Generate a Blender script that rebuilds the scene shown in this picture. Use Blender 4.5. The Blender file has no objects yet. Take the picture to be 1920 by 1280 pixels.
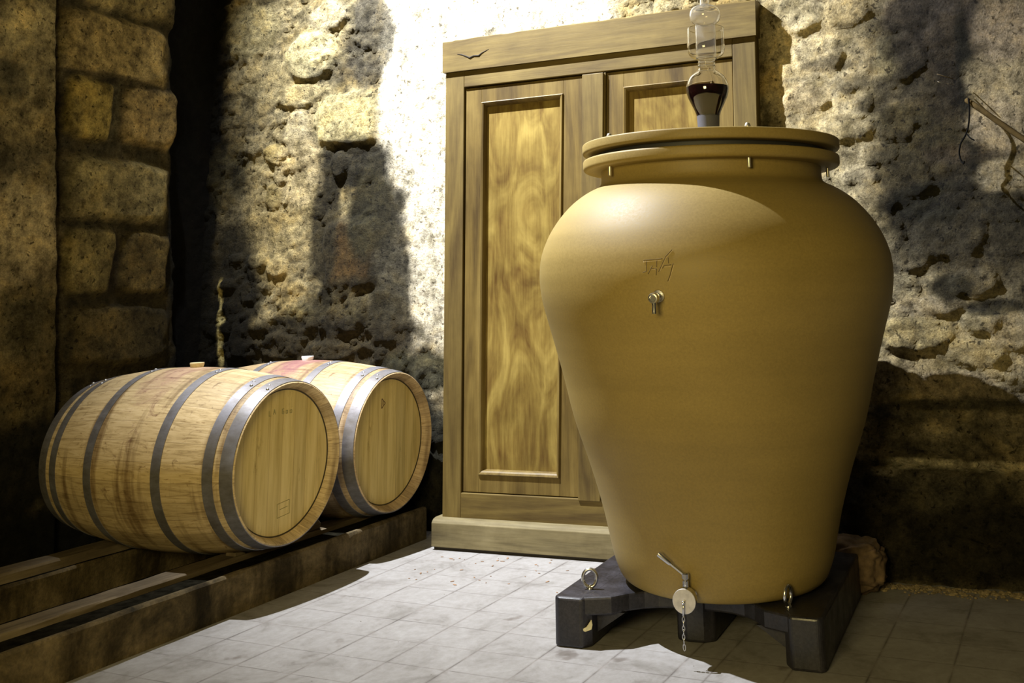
import bpy, bmesh, math, random
import numpy as np
from mathutils import Vector, Matrix, noise
random.seed(7)
PI = math.pi
sc = bpy.context.scene
COL = sc.collection

# ------------------------------------------------------------------ camera
F, PX, PY, PITCH, ROLL = 1885.85, 1142.65, 149.68, 0.212339, -0.027410
cp, sp = math.cos(PITCH), math.sin(PITCH)
cr, sr = math.cos(ROLL), math.sin(ROLL)
Rwc = Matrix(((cr, -sr, 0), (sr, cr, 0), (0, 0, 1))) @ Matrix(((1, 0, 0), (0, sp, -cp), (0, cp, sp)))   # world -> (right, down, forward)
cam_d = bpy.data.cameras.new('camera'); cam = bpy.data.objects.new('camera', cam_d); COL.objects.link(cam)
cam_d.sensor_width = 36.0; cam_d.lens = 36.0 * F / 1920
cam_d.shift_x = (960 - PX) / 1920; cam_d.shift_y = (PY - 640) / 1920
cam_d.clip_start = 0.05
right, down, fwd = Vector(Rwc[0]), Vector(Rwc[1]), Vector(Rwc[2])
M3 = Matrix((right, -down, -fwd)).transposed()
cam.matrix_world = Matrix.Translation((0, 0, 1.0)) @ M3.to_4x4()
sc.camera = cam

# ------------------------------------------------------------------ light, exposure
sc.view_settings.view_transform = 'Standard'; sc.view_settings.look = 'None'
sc.view_settings.exposure = 0.0; sc.view_settings.gamma = 1.0; sc.view_settings.use_curve_mapping = False
w = bpy.data.worlds.new('world'); sc.world = w; w.use_nodes = True
w.node_tree.nodes['Background'].inputs[0].default_value = (1.0, .80, .40, 1)
w.node_tree.nodes['Background'].inputs[1].default_value = 0.035

def light(name, kind, loc, target, energy, colour, **kw):
    d = bpy.data.lights.new(name, kind); d.energy = energy; d.color = colour
    for k, v in kw.items(): setattr(d, k, v)
    o = bpy.data.objects.new(name, d); COL.objects.link(o); o.location = loc
    o.rotation_euler = (Vector(target) - Vector(loc)).to_track_quat('-Z', 'Y').to_euler()
    return o
# the cellar lamp high up by the wall, over the left edge of the cupboard
light('cellar_spot', 'SPOT', (-1.95, 3.75, 4.3), (.25, 4.85, 1.3), 3150, (.94, .96, 1.0), spot_size=math.radians(86), spot_blend=1.0, shadow_soft_size=.018)
# the weak warm room light behind the photographer
light('room_light', 'AREA', (-.95, -.35, 1.45), (-.1, 3.8, .8), 74, (1.0, .80, .34), shape='RECTANGLE', size=1.0, size_y=.8)

# ------------------------------------------------------------------ frames of reference
P0 = Vector((-.75726, 4.49268, 0)); D = Vector((.930027, -.367492, 0)); N = Vector((.367492, .930027, 0))     # cupboard front / back wall
AW = math.atan2(D.y, D.x)
CN = Vector((.916047, -.401071, 0)); CA = Vector((.401071, .916047, 0))                                        # kerb: across, along

# ------------------------------------------------------------------ mesh helpers
def tag(o, label=None, cat=None, group=None, kind=None):
    if label: o['label'] = label
    if cat: o['category'] = cat
    if group: o['group'] = group
    if kind: o['kind'] = kind
    return o
def obj(name, bm, m, parent=None, smooth=False, bevel=0, seg=2, sharp=None):
    me = bpy.data.meshes.new(name)
    bmesh.ops.recalc_face_normals(bm, faces=bm.faces)
    bm.to_mesh(me); bm.free()
    if m: me.materials.append(m)
    o = bpy.data.objects.new(name, me); COL.objects.link(o)
    if parent: o.parent = parent
    if smooth:
        me.shade_smooth()
        if sharp: me.set_sharp_from_angle(angle=math.radians(sharp))
    if bevel:
        b = o.modifiers.new('bevel', 'BEVEL'); b.width = bevel; b.segments = seg; b.limit_method = 'ANGLE'; b.angle_limit = math.radians(35)
    return o
def empty(name, loc=(0, 0, 0), rz=0.0):
    o = bpy.data.objects.new(name, None); COL.objects.link(o); o.location = loc; o.rotation_euler = (0, 0, rz); o.empty_display_size = .05
    return o
def box(bm, x0, x1, y0, y1, z0, z1, M=None):
    v = [bm.verts.new((x, y, z)) for x in (x0, x1) for y in (y0, y1) for z in (z0, z1)]
    for f in ((0, 1, 3, 2), (4, 6, 7, 5), (0, 4, 5, 1), (2, 3, 7, 6), (0, 2, 6, 4), (1, 5, 7, 3)): bm.faces.new([v[i] for i in f])
    if M is not None:
        for q in v: q.co = M @ q.co
    return v
def prism(bm, pts, z0, z1, M=None):
    n = len(pts)
    a = [bm.verts.new((p[0], p[1], z0)) for p in pts]; b = [bm.verts.new((p[0], p[1], z1)) for p in pts]
    bm.faces.new(a[::-1]); bm.faces.new(b)
    for i in range(n): bm.faces.new((a[i], a[(i + 1) % n], b[(i + 1) % n], b[i]))
    if M is not None:
        for q in a + b: q.co = M @ q.co
def lathe(bm, prof, seg=64, M=None, close=False):
    rings = []
    for r, z in prof:
        if r < 1e-6:
            rings.append([bm.verts.new((0, 0, z))])
        else:
            rings.append([bm.verts.new((r * math.cos(2 * PI * i / seg), r * math.sin(2 * PI * i / seg), z)) for i in range(seg)])
    prs = list(zip(rings, rings[1:])) + ([(rings[-1], rings[0])] if close else [])
    for a, b in prs:
        for i in range(seg):
            j = (i + 1) % seg
            if len(a) == 1 and len(b) == 1: continue
            if len(a) == 1: bm.faces.new((a[0], b[j], b[i]))
            elif len(b) == 1: bm.faces.new((a[i], a[j], b[0]))
            else: bm.faces.new((a[i], a[j], b[j], b[i]))
    if M is not None:
        for rg in rings:
            for q in rg: q.co = M @ q.co
def tube(bm, pts, rad, seg=10, closed=False):
    pts = [Vector(p) for p in pts]; n = len(pts)
    rr = rad if isinstance(rad, (list, tuple)) else [rad] * n
    rings = []; up = None
    for i, p in enumerate(pts):
        a = pts[(i - 1) % n] if (closed or i > 0) else p
        b = pts[(i + 1) % n] if (closed or i < n - 1) else p
        t = (b - a).normalized()
        if up is None: up = t.orthogonal().normalized()
        up = (up - t * up.dot(t)).normalized(); s = t.cross(up)
        rings.append([bm.verts.new(p + rr[i] * (math.cos(2 * PI * k / seg) * up + math.sin(2 * PI * k / seg) * s)) for k in range(seg)])
    for i in range(n if closed else n - 1):
        a, b = rings[i], rings[(i + 1) % n]
        for k in range(seg): bm.faces.new((a[k], a[(k + 1) % seg], b[(k + 1) % seg], b[k]))
    if not closed:
        bm.faces.new(rings[0][::-1]); bm.faces.new(rings[-1])
def smooth_pts(pts, n=6):
    out = []; P = [Vector(p) for p in pts]
    for i in range(len(P) - 1):
        p0 = P[max(i - 1, 0)]; p1 = P[i]; p2 = P[i + 1]; p3 = P[min(i + 2, len(P) - 1)]
        for k in range(n):
            t = k / n
            out.append(.5 * ((2 * p1) + (-p0 + p2) * t + (2 * p0 - 5 * p1 + 4 * p2 - p3) * t * t + (-p0 + 3 * p1 - 3 * p2 + p3) * t ** 3))
    out.append(P[-1]); return out

# ------------------------------------------------------------------ materials
def new_mat(name):
    m = bpy.data.materials.new(name); m.use_nodes = True
    nt = m.node_tree; b = nt.nodes['Principled BSDF']
    return m, nt, b
def node(nt, t, **kw):
    n = nt.nodes.new(t)
    for k, v in kw.items(): setattr(n, k, v)
    return n
def ramp(nt, fac, stops):
    r = node(nt, 'ShaderNodeValToRGB'); e = r.color_ramp.elements
    while len(e) < len(stops): e.new(.5)
    for i, (p, c) in enumerate(stops):
        e[i].position = p; e[i].color = (c[0], c[1], c[2], 1) if len(c) == 3 else c
    nt.links.new(fac, r.inputs[0]); return r.outputs[0]
def noise_t(nt, vec, scale, detail=6, rough=.6, dist=0.0):
    n = node(nt, 'ShaderNodeTexNoise'); n.inputs['Scale'].default_value = scale; n.inputs['Detail'].default_value = detail
    n.inputs['Roughness'].default_value = rough; n.inputs['Distortion'].default_value = dist
    if vec is not None: nt.links.new(vec, n.inputs['Vector'])
    return n.outputs['Fac']
def mapping(nt, scale=(1, 1, 1), loc=(0, 0, 0), rot=(0, 0, 0), src='Object'):
    t = node(nt, 'ShaderNodeTexCoord'); m = node(nt, 'ShaderNodeMapping')
    m.inputs['Scale'].default_value = scale; m.inputs['Location'].default_value = loc; m.inputs['Rotation'].default_value = rot
    nt.links.new(t.outputs[src], m.inputs['Vector']); return m.outputs[0]
def mix(nt, fac, a, b, mode='MIX'):
    m = node(nt, 'ShaderNodeMix', data_type='RGBA', blend_type=mode)
    for s, v in ((0, fac), (6, a), (7, b)):
        if hasattr(v, 'is_linked') or isinstance(v, bpy.types.NodeSocket): nt.links.new(v, m.inputs[s])
        elif s == 0: m.inputs[0].default_value = v
        else: m.inputs[s].default_value = (v[0], v[1], v[2], 1)
    return m.outputs[2]
def bump(nt, b, height, strength=.5, dist=.01):
    n = node(nt, 'ShaderNodeBump'); n.inputs['Strength'].default_value = strength; n.inputs['Distance'].default_value = dist
    nt.links.new(height, n.inputs['Height']); nt.links.new(n.outputs[0], b.inputs['Normal']); return n
def m_plain(name, c, rough=.5, metal=0.0, noise_amt=0.0, scale=40, bmp=0.0):
    m, nt, b = new_mat(name)
    b.inputs['Roughness'].default_value = rough; b.inputs['Metallic'].default_value = metal
    v = mapping(nt); f = noise_t(nt, v, scale)
    lo = tuple(x * (1 - noise_amt) for x in c); hi = tuple(min(1, x * (1 + noise_amt)) for x in c)
    nt.links.new(ramp(nt, f, ((.3, lo), (.7, hi))), b.inputs['Base Color'])
    if bmp: bump(nt, b, f, bmp, .002)
    return m
def m_wood(name, dark, mid, light_, axis='Z', rough=.6, scale=1.0, dirt=0.35, figure=1.0, bmp=.25, stretch=.12, wav=1.6):
    """planed wood: long grain along the axis, figure, fine pores and stains"""
    m, nt, b = new_mat(name); b.inputs['Roughness'].default_value = rough; b.inputs['Specular IOR Level'].default_value = .25
    k = {'X': (stretch, 1, 1), 'Y': (1, stretch, 1), 'Z': (1, 1, stretch)}[axis]; kf = {'X': (.06, 1, 1), 'Y': (1, .06, 1), 'Z': (1, 1, .06)}[axis]
    v = mapping(nt, tuple(q * scale for q in k))
    big = noise_t(nt, v, 9 * figure, 3, .5, wav); fine = noise_t(nt, mapping(nt, kf), 110, 4, .65, .2)
    v2 = mapping(nt); st = noise_t(nt, v2, 3.2, 6, .65)
    c = ramp(nt, big, ((.28, dark), (.5, mid), (.72, light_)))
    c = mix(nt, .22, c, ramp(nt, fine, ((.35, dark), (.65, light_))), 'MIX')
    c = mix(nt, dirt, c, ramp(nt, st, ((.35, (.30, .26, .20)), (.6, (1, 1, 1)))), 'MULTIPLY')
    nt.links.new(c, b.inputs['Base Color'])
    bump(nt, b, fine, bmp, .0015)
    return m

ST_L = [(-0.949, 2.258, 0.163, 0.132, 1, 0.035, (0.62, 0.58, 0.4)),
 (-0.704, 1.914, 0.187, 0.137, 0, 0.035, (0.5, 0.46, 0.3)),
 (-0.666, 1.233, 0.162, 0.17, 0, 0.03, (0.05, 0.03, 0.012)),
 (-1.007, 2.06, 0.187, 0.062, 1, 0.02, (0.45, 0.4, 0.26)),
 (-0.745, 1.679, 0.052, 0.07, 1, 0.03, (0.5, 0.5, 0.36)),
 (-1.237, 2.169, 0.211, 0.116, 1, 0.015, (0.42, 0.37, 0.24)),
 (-1.359, 2.446, 0.217, 0.15, 1, 0.015, (0.42, 0.38, 0.24)),
 (-1.015, 1.864, 0.084, 0.125, 1, 0.02, (0.55, 0.5, 0.38)),
 (-1.145, 1.764, 0.075, 0.056, 1, 0.02, (0.6, 0.48, 0.2)),
 (-1.151, 1.544, 0.054, 0.066, 1, 0.02, (0.6, 0.5, 0.25)),
 (-1.115, 1.193, 0.067, 0.053, 1, 0.02, (0.5, 0.42, 0.25)),
 (-1.234, 1.224, 0.054, 0.038, 1, 0.02, (0.5, 0.45, 0.28)),
 (-1.372, 1.243, 0.048, 0.024, 1, 0.02, (0.4, 0.4, 0.28)),
 (-1.422, 1.11, 0.049, 0.027, 1, 0.02, (0.35, 0.35, 0.2)),
 (-0.656, 0.924, 0.092, 0.065, 1, 0.02, (0.3, 0.27, 0.15)),
 (-0.939, 0.928, 0.112, 0.072, 1, 0.018, (0.32, 0.28, 0.15)),
 (-1.312, 0.83, 0.074, 0.078, 1, 0.02, (0.28, 0.23, 0.12)),
 (-1.062, 0.802, 0.13, 0.066, 1, 0.02, (0.25, 0.2, 0.1)),
 (-0.775, 0.775, 0.156, 0.05, 1, 0.02, (0.22, 0.18, 0.1)),
 (-0.575, 2.433, 0.097, 0.085, 0, 0.02, (0.3, 0.28, 0.24)),
 (-0.839, 2.468, 0.118, 0.087, 1, 0.02, (0.4, 0.37, 0.3))]
ST_R = [(1.628, 2.101, 0.098, 0.09, 1, 0.03, (0.6, 0.56, 0.45)),
 (1.82, 2.087, 0.105, 0.066, 1, 0.03, (0.5, 0.42, 0.26)),
 (1.701, 1.913, 0.106, 0.088, 1, 0.025, (0.5, 0.46, 0.36)),
 (2.045, 2.046, 0.09, 0.064, 0, 0.02, (0.35, 0.3, 0.3)),
 (2.199, 1.983, 0.078, 0.084, 0, 0.02, (0.2, 0.17, 0.16)),
 (1.736, 1.8, 0.126, 0.054, 1, 0.02, (0.6, 0.56, 0.46)),
 (1.647, 1.754, 0.106, 0.065, 1, 0.02, (0.55, 0.48, 0.36)),
 (1.814, 1.727, 0.082, 0.085, 1, 0.02, (0.62, 0.58, 0.48)),
 (2.01, 1.878, 0.1, 0.095, 1, 0.02, (0.45, 0.42, 0.28)),
 (1.785, 1.623, 0.123, 0.063, 1, 0.035, (0.6, 0.55, 0.42)),
 (1.899, 1.509, 0.08, 0.045, 1, 0.035, (0.62, 0.57, 0.45)),
 (1.832, 1.431, 0.081, 0.041, 1, 0.03, (0.66, 0.6, 0.48)),
 (1.991, 1.42, 0.098, 0.101, 1, 0.02, (0.3, 0.27, 0.18)),
 (1.969, 1.628, 0.079, 0.083, 1, 0.02, (0.5, 0.45, 0.35)),
 (1.864, 1.326, 0.1, 0.081, 1, 0.02, (0.55, 0.5, 0.38)),
 (1.894, 1.203, 0.079, 0.08, 1, 0.015, (0.5, 0.44, 0.3)),
 (2.125, 1.192, 0.132, 0.098, 1, 0.02, (0.25, 0.22, 0.18)),
 (1.965, 1.12, 0.097, 0.059, 1, 0.015, (0.4, 0.36, 0.28)),
 (2.201, 1.014, 0.092, 0.053, 1, 0.045, (0.4, 0.37, 0.3)),
 (1.936, 1.003, 0.077, 0.059, 1, 0.02, (0.42, 0.38, 0.28)),
 (2.025, 0.933, 0.132, 0.042, 1, 0.03, (0.48, 0.43, 0.36)),
 (1.979, 0.837, 0.152, 0.067, 1, 0.05, (0.48, 0.42, 0.24)),
 (1.919, 0.809, 0.058, 0.031, 1, 0.03, (0.55, 0.47, 0.28)),
 (2.206, 0.881, 0.073, 0.045, 1, 0.045, (0.45, 0.42, 0.32)),
 (2.177, 0.769, 0.109, 0.056, 1, 0.03, (0.4, 0.35, 0.22)),
 (2.311, 0.843, 0.089, 0.074, 1, 0.03, (0.36, 0.32, 0.25)),
 (1.89, 0.695, 0.096, 0.057, 1, 0.03, (0.42, 0.36, 0.26)),
 (2.093, 0.658, 0.147, 0.048, 1, 0.02, (0.3, 0.25, 0.2)),
 (2.252, 0.622, 0.107, 0.04, 1, 0.02, (0.22, 0.19, 0.15)),
 (1.804, 0.58, 0.077, 0.049, 1, 0.02, (0.3, 0.26, 0.2)),
 (1.991, 0.546, 0.112, 0.041, 1, 0.03, (0.26, 0.23, 0.17)),
 (2.208, 0.531, 0.089, 0.043, 1, 0.03, (0.3, 0.27, 0.2)),
 (1.873, 0.488, 0.095, 0.037, 1, 0.03, (0.2, 0.18, 0.14)),
 (2.074, 0.456, 0.128, 0.036, 1, 0.03, (0.26, 0.24, 0.19)),
 (1.859, 0.322, 0.075, 0.04, 1, 0.03, (0.08, 0.08, 0.07)),
 (2.004, 0.291, 0.092, 0.043, 1, 0.03, (0.1, 0.09, 0.07)),
 (2.188, 0.334, 0.088, 0.053, 1, 0.03, (0.12, 0.11, 0.08))]
SN_L = [(-0.315, 2.072, 0.191, 1.134, (0.92, 0.9, 0.86), 1.0),
 (-0.313, 1.016, 0.176, 0.369, (0.75, 0.7, 0.6), 0.9),
 (0.219, 2.517, 0.693, 0.351, (0.92, 0.9, 0.86), 1.0),
 (0.332, 2.342, 0.479, 0.158, (0.9, 0.88, 0.82), 1.0),
 (-0.588, 2.322, 0.145, 0.281, (0.16, 0.15, 0.13), 0.8),
 (-0.729, 2.157, 0.197, 0.056, (0.16, 0.15, 0.13), 0.6),
 (-0.649, 1.672, 0.254, 0.134, (0.06, 0.055, 0.04), 0.9),
 (-0.548, 1.429, 0.155, 0.234, (0.07, 0.065, 0.04), 0.9),
 (-0.823, 1.365, 0.09, 0.342, (0.08, 0.07, 0.045), 0.85),
 (-0.433, 1.069, 0.12, 0.474, (0.07, 0.065, 0.045), 0.85),
 (-0.689, 0.975, 0.279, 0.151, (0.09, 0.08, 0.05), 0.8),
 (-0.964, 0.776, 0.832, 0.177, (0.07, 0.06, 0.04), 0.85),
 (-1.376, 1.042, 0.172, 0.4, (0.06, 0.055, 0.04), 0.9),
 (-1.621, 1.772, 0.095, 1.729, (0.012, 0.012, 0.01), 1.0),  # near-black column, painted shade of the wall corner
 (-1.431, 0.831, 0.206, 0.236, (0.02, 0.018, 0.012), 0.9),
 (-1.453, 1.674, 0.142, 0.17, (0.1, 0.09, 0.05), 0.7),
 (-0.264, 0.677, 0.229, 0.107, (0.1, 0.1, 0.07), 0.9),
 (-0.399, 0.207, 0.459, 0.46, (0.04, 0.04, 0.03), 0.9),
 (-0.236, 0.677, 0.086, 0.095, (0.2, 0.2, 0.16), 0.6),
 (-1.132, 1.516, 0.203, 0.327, (0.5, 0.42, 0.24), 0.5),
 (-1.006, 1.671, 0.134, 0.164, (0.6, 0.52, 0.36), 0.6),
 (-0.286, 0.257, 0.169, 0.366, (0.05, 0.05, 0.04), 0.8)]
SN_R = [(2.168, 1.966, 0.136, 0.274, (0.085, 0.075, 0.07), 0.85),
 (2.107, 1.626, 0.155, 0.102, (0.12, 0.1, 0.06), 0.7),
 (2.134, 1.39, 0.181, 0.16, (0.06, 0.055, 0.045), 0.85),
 (1.996, 1.481, 0.118, 0.082, (0.16, 0.14, 0.09), 0.6),
 (2.22, 1.207, 0.222, 0.116, (0.09, 0.085, 0.07), 0.7),
 (2.294, 1.031, 0.126, 0.095, (0.12, 0.11, 0.09), 0.6),
 (2.181, 2.007, 0.097, 0.127, (0.1, 0.09, 0.09), 0.8),
 (2.202, 1.814, 0.096, 0.124, (0.07, 0.06, 0.05), 0.85),
 (1.741, 1.876, 0.084, 0.022, (0.12, 0.1, 0.08), 0.6),
 (1.819, 1.791, 0.062, 0.026, (0.14, 0.12, 0.08), 0.6),
 (1.894, 1.698, 0.049, 0.029, (0.14, 0.12, 0.08), 0.7),
 (2.02, 1.76, 0.099, 0.042, (0.1, 0.09, 0.07), 0.7),
 (1.99, 1.637, 0.079, 0.041, (0.12, 0.11, 0.07), 0.7),
 (2.08, 1.536, 0.116, 0.053, (0.09, 0.08, 0.05), 0.8),
 (2.191, 1.487, 0.094, 0.028, (0.12, 0.1, 0.08), 0.8),
 (2.359, 1.484, 0.073, 0.024, (0.14, 0.12, 0.1), 0.6),
 (2.079, 1.313, 0.115, 0.06, (0.05, 0.05, 0.04), 0.85),
 (2.25, 1.323, 0.111, 0.043, (0.06, 0.055, 0.045), 0.85),
 (2.338, 1.278, 0.091, 0.058, (0.08, 0.075, 0.06), 0.8),
 (2.242, 1.727, 0.027, 0.245, (0.03, 0.03, 0.025), 0.9),
 (2.125, 0.997, 0.056, 0.038, (0.04, 0.04, 0.03), 0.8),
 (2.266, 0.927, 0.09, 0.023, (0.04, 0.04, 0.03), 0.8),
 (2.106, 0.593, 0.219, 0.022, (0.03, 0.03, 0.025), 0.85),
 (1.917, 0.563, 0.151, 0.037, (0.05, 0.05, 0.04), 0.6),
 (1.944, 0.443, 0.224, 0.029, (0.06, 0.055, 0.045), 0.6),
 (2.046, 0.151, 0.45, 0.159, (0.02, 0.019, 0.016), 0.95),
 (1.859, 0.322, 0.302, 0.092, (0.09, 0.085, 0.07), 0.8),
 (1.736, 0.207, 0.173, 0.165, (0.05, 0.045, 0.035), 0.85),
 (1.949, 0.39, 0.112, 0.013, (0.75, 0.72, 0.62), 0.95),  # pale streaks painted for the light caught on the footing's top edge
 (2.113, 0.388, 0.153, 0.01, (0.6, 0.57, 0.5), 0.8),
 (2.263, 0.388, 0.059, 0.014, (0.6, 0.56, 0.45), 0.8),
 (1.834, 0.368, 0.057, 0.011, (0.5, 0.46, 0.38), 0.7),
 (2.348, 1.737, 0.112, 0.122, (0.42, 0.38, 0.3), 0.7),
 (2.387, 1.939, 0.112, 0.124, (0.33, 0.29, 0.26), 0.8),
 (2.332, 1.586, 0.111, 0.1, (0.45, 0.4, 0.34), 0.7),
 (2.332, 1.396, 0.091, 0.059, (0.45, 0.42, 0.36), 0.6)]
ST_W = [(3.238, 2.184, 0.295, 0.15, 0, 0.07, (0.45, 0.36, 0.18)),
 (3.24, 2.501, 0.323, 0.141, 0, 0.06, (0.38, 0.32, 0.17)),
 (3.117, 1.886, 0.12, 0.143, 0, 0.06, (0.42, 0.34, 0.12)),
 (3.452, 1.9, 0.161, 0.148, 0, 0.06, (0.36, 0.28, 0.14)),
 (3.311, 1.532, 0.289, 0.14, 0, 0.07, (0.38, 0.34, 0.2)),
 (3.18, 1.219, 0.124, 0.152, 0, 0.06, (0.3, 0.26, 0.13)),
 (3.479, 1.213, 0.134, 0.146, 0, 0.06, (0.26, 0.21, 0.1)),
 (3.383, 0.89, 0.266, 0.129, 0, 0.06, (0.22, 0.18, 0.09)),
 (3.008, 0.668, 0.0, 0.0, 0, 0.0, (0.2, 0.2, 0.1))]
SN_W = [(2.79, 2.092, 0.168, 0.204, (0.5, 0.44, 0.28), 0.8),
 (2.71, 1.939, 0.083, 0.088, (0.16, 0.15, 0.1), 0.7),
 (2.845, 1.555, 0.167, 0.132, (0.24, 0.22, 0.16), 0.5),
 (2.823, 1.313, 0.21, 0.215, (0.55, 0.48, 0.34), 0.8),
 (2.96, 1.142, 0.098, 0.087, (0.18, 0.15, 0.1), 0.5),
 (2.905, 0.97, 0.19, 0.149, (0.16, 0.14, 0.08), 0.8),
 (2.907, 0.718, 0.141, 0.104, (0.22, 0.17, 0.08), 0.7),
 (2.963, 0.404, 0.284, 0.186, (0.03, 0.03, 0.025), 0.95),
 (3.757, 1.724, 0.155, 1.599, (0.01, 0.01, 0.01), 1.0),  # near-black column, painted shade of the corner recess
 (3.618, 2.19, 0.074, 0.161, (0.02, 0.02, 0.015), 0.9),
 (3.659, 1.452, 0.053, 0.514, (0.02, 0.02, 0.015), 0.9),
 (3.147, 0.004, 0.754, 0.249, (0.02, 0.02, 0.015), 1.0),
 (3.28, 1.72, 0.317, 0.034, (0.05, 0.045, 0.03), 0.8),
 (3.251, 2.04, 0.318, 0.022, (0.04, 0.035, 0.025), 0.8),
 (3.311, 1.37, 0.287, 0.024, (0.05, 0.045, 0.03), 0.8),
 (3.34, 1.05, 0.315, 0.033, (0.05, 0.045, 0.03), 0.8),
 (3.259, 1.891, 0.029, 0.148, (0.12, 0.11, 0.07), 0.7),
 (3.319, 1.215, 0.023, 0.142, (0.06, 0.05, 0.04), 0.8),
 (3.56, 0.902, 0.186, 0.17, (0.08, 0.07, 0.04), 0.7)]

# ------------------------------------------------------------------ numpy noise
def _hash(ix, iy, seed):
    h = (ix.astype(np.int64) * 374761393 + iy.astype(np.int64) * 668265263 + seed * 1442695041) & 0xffffffff
    h = ((h ^ (h >> 13)) * 1274126177) & 0xffffffff
    return ((h ^ (h >> 16)) & 0xffffff) / float(0xffffff)
def vnoise(x, y, seed=0):
    ix = np.floor(x); iy = np.floor(y); fx = x - ix; fy = y - iy
    fx = fx * fx * (3 - 2 * fx); fy = fy * fy * (3 - 2 * fy)
    a = _hash(ix, iy, seed); b = _hash(ix + 1, iy, seed); c = _hash(ix, iy + 1, seed); d = _hash(ix + 1, iy + 1, seed)
    return (a * (1 - fx) + b * fx) * (1 - fy) + (c * (1 - fx) + d * fx) * fy
def fbm(x, y, octv=5, seed=0, gain=.5):
    s = 0; a = 1; t = 0
    for i in range(octv):
        s = s + a * vnoise(x * 2 ** i, y * 2 ** i, seed + i * 17); t += a; a *= gain
    return s / t
def worley(x, y, seed=0):
    ix = np.floor(x); iy = np.floor(y); f1 = np.full(x.shape, 9.0); f2 = np.full(x.shape, 9.0); cid = np.zeros(x.shape)
    for dx in (-1, 0, 1):
        for dy in (-1, 0, 1):
            jx = ix + dx; jy = iy + dy
            px = jx + .1 + .8 * _hash(jx, jy, seed); py = jy + .1 + .8 * _hash(jx, jy, seed + 5)
            d = np.hypot(px - x, py - y); cc = _hash(jx, jy, seed + 9)
            m = d < f1; f2 = np.where(m, f1, np.minimum(f2, d)); cid = np.where(m, cc, cid); f1 = np.where(m, d, f1)
    return f1, f2, cid
def sstep(a, b, x):
    t = np.clip((x - a) / (b - a), 0, 1); return t * t * (3 - 2 * t)

def wall_mesh(name, u0, u1, z0, z1, step, origin, du, nrm, height, colour, m):
    nu = int((u1 - u0) / step) + 1; nz = int((z1 - z0) / step) + 1
    U, Z = np.meshgrid(np.linspace(u0, u1, nu), np.linspace(z0, z1, nz))
    H, C = height(U, Z), None
    C = colour(U, Z, H)
    o = np.array(origin); a = np.array(du); n = np.array(nrm)
    V = o + U[..., None] * a + np.array([0, 0, 1.0]) * Z[..., None] + H[..., None] * n
    V = V.reshape(-1, 3)
    i = np.arange(nz - 1)[:, None] * nu + np.arange(nu - 1)[None, :]
    Fq = np.stack([i, i + 1, i + nu + 1, i + nu], -1).reshape(-1, 4)
    me = bpy.data.meshes.new(name); me.from_pydata(V.tolist(), [], Fq.tolist()); me.materials.append(m)
    at = me.color_attributes.new('stone', 'FLOAT_COLOR', 'POINT')
    cc = np.ones((nu * nz, 4), np.float32); cc[:, :3] = np.clip(C, .004, .95).reshape(-1, 3)
    at.data.foreach_set('color', cc.ravel())
    me.shade_smooth()
    ob = bpy.data.objects.new(name, me); COL.objects.link(ob); ob['kind'] = 'structure'
    return ob
def stones_height(U, Z, H, ST, wob, seed):
    for k, (u, z, ru, rz, rnd, h, c) in enumerate(ST):
        if ru <= 0: continue
        x = (U - u) / ru + wob * .3; y = (Z - z) / rz + wob[::-1, ::-1] * .3
        r = np.hypot(x, y) if rnd else (np.abs(x) ** 5 + np.abs(y) ** 5) ** .2
        s = sstep(1.12, .80, r)
        H = np.maximum(H, H * .55 + h * s) if rnd else H * (1 - .75 * s) + h * s
    return H
def paint(U, Z, C, ST, SN, wob, wob2):
    for k, (u, z, ru, rz, rnd, h, c) in enumerate(ST):
        if ru <= 0: continue
        x = (U - u) / ru + wob * .3; y = (Z - z) / rz + wob[::-1, ::-1] * .3
        r = np.hypot(x, y) if rnd else (np.abs(x) ** 5 + np.abs(y) ** 5) ** .2
        s = (sstep(1.12, .85, r) * (.75 if c[0] > .1 else .95))[..., None]
        C = C * (1 - s) + np.array(c) * (1.0 if u < 0 else 1.25) * s
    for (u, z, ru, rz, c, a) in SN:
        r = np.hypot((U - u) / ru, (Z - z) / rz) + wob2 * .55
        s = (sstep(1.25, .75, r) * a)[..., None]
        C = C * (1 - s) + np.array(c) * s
    return C

def m_stone():
    m, nt, b = new_mat('cellar_stone'); b.inputs['Roughness'].default_value = .92; b.inputs['Specular IOR Level'].default_value = .15
    a = node(nt, 'ShaderNodeVertexColor'); a.layer_name = 'stone'
    v = mapping(nt); n1 = noise_t(nt, v, 24, 10, .76, .05); n2 = noise_t(nt, v, 140, 5, .75); n3 = noise_t(nt, v, 8, 7, .68, .15)
    c = mix(nt, 1.0, mix(nt, 1.0, a.outputs[0], (1.0, .955, .80), 'MULTIPLY'), ramp(nt, n1, ((.34, (.26, .245, .22)), (.48, (.80, .79, .77)), (.66, (1.42, 1.38, 1.28)))), 'MULTIPLY')
    c = mix(nt, 1.0, c, ramp(nt, n3, ((.36, (.46, .45, .40)), (.5, (1, 1, 1)), (.64, (1.25, 1.17, .98)))), 'MULTIPLY')
    c = mix(nt, 1.0, c, ramp(nt, n2, ((.32, (.62, .60, .56)), (.6, (1.12, 1.12, 1.12)))), 'MULTIPLY')
    pit = ramp(nt, noise_t(nt, v, 44, 3, .6, .2), ((.33, (.14, .13, .11)), (.39, (1, 1, 1))))
    c = mix(nt, .85, c, pit, 'MULTIPLY')
    nt.links.new(c, b.inputs['Base Color'])
    ad = node(nt, 'ShaderNodeMath', operation='ADD'); nt.links.new(n1, ad.inputs[0])
    mu = node(nt, 'ShaderNodeMath', operation='MULTIPLY'); mu.inputs[1].default_value = .30; nt.links.new(n2, mu.inputs[0]); nt.links.new(mu.outputs[0], ad.inputs[1])
    bump(nt, b, ad.outputs[0], 1.0, .022)
    return m
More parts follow.
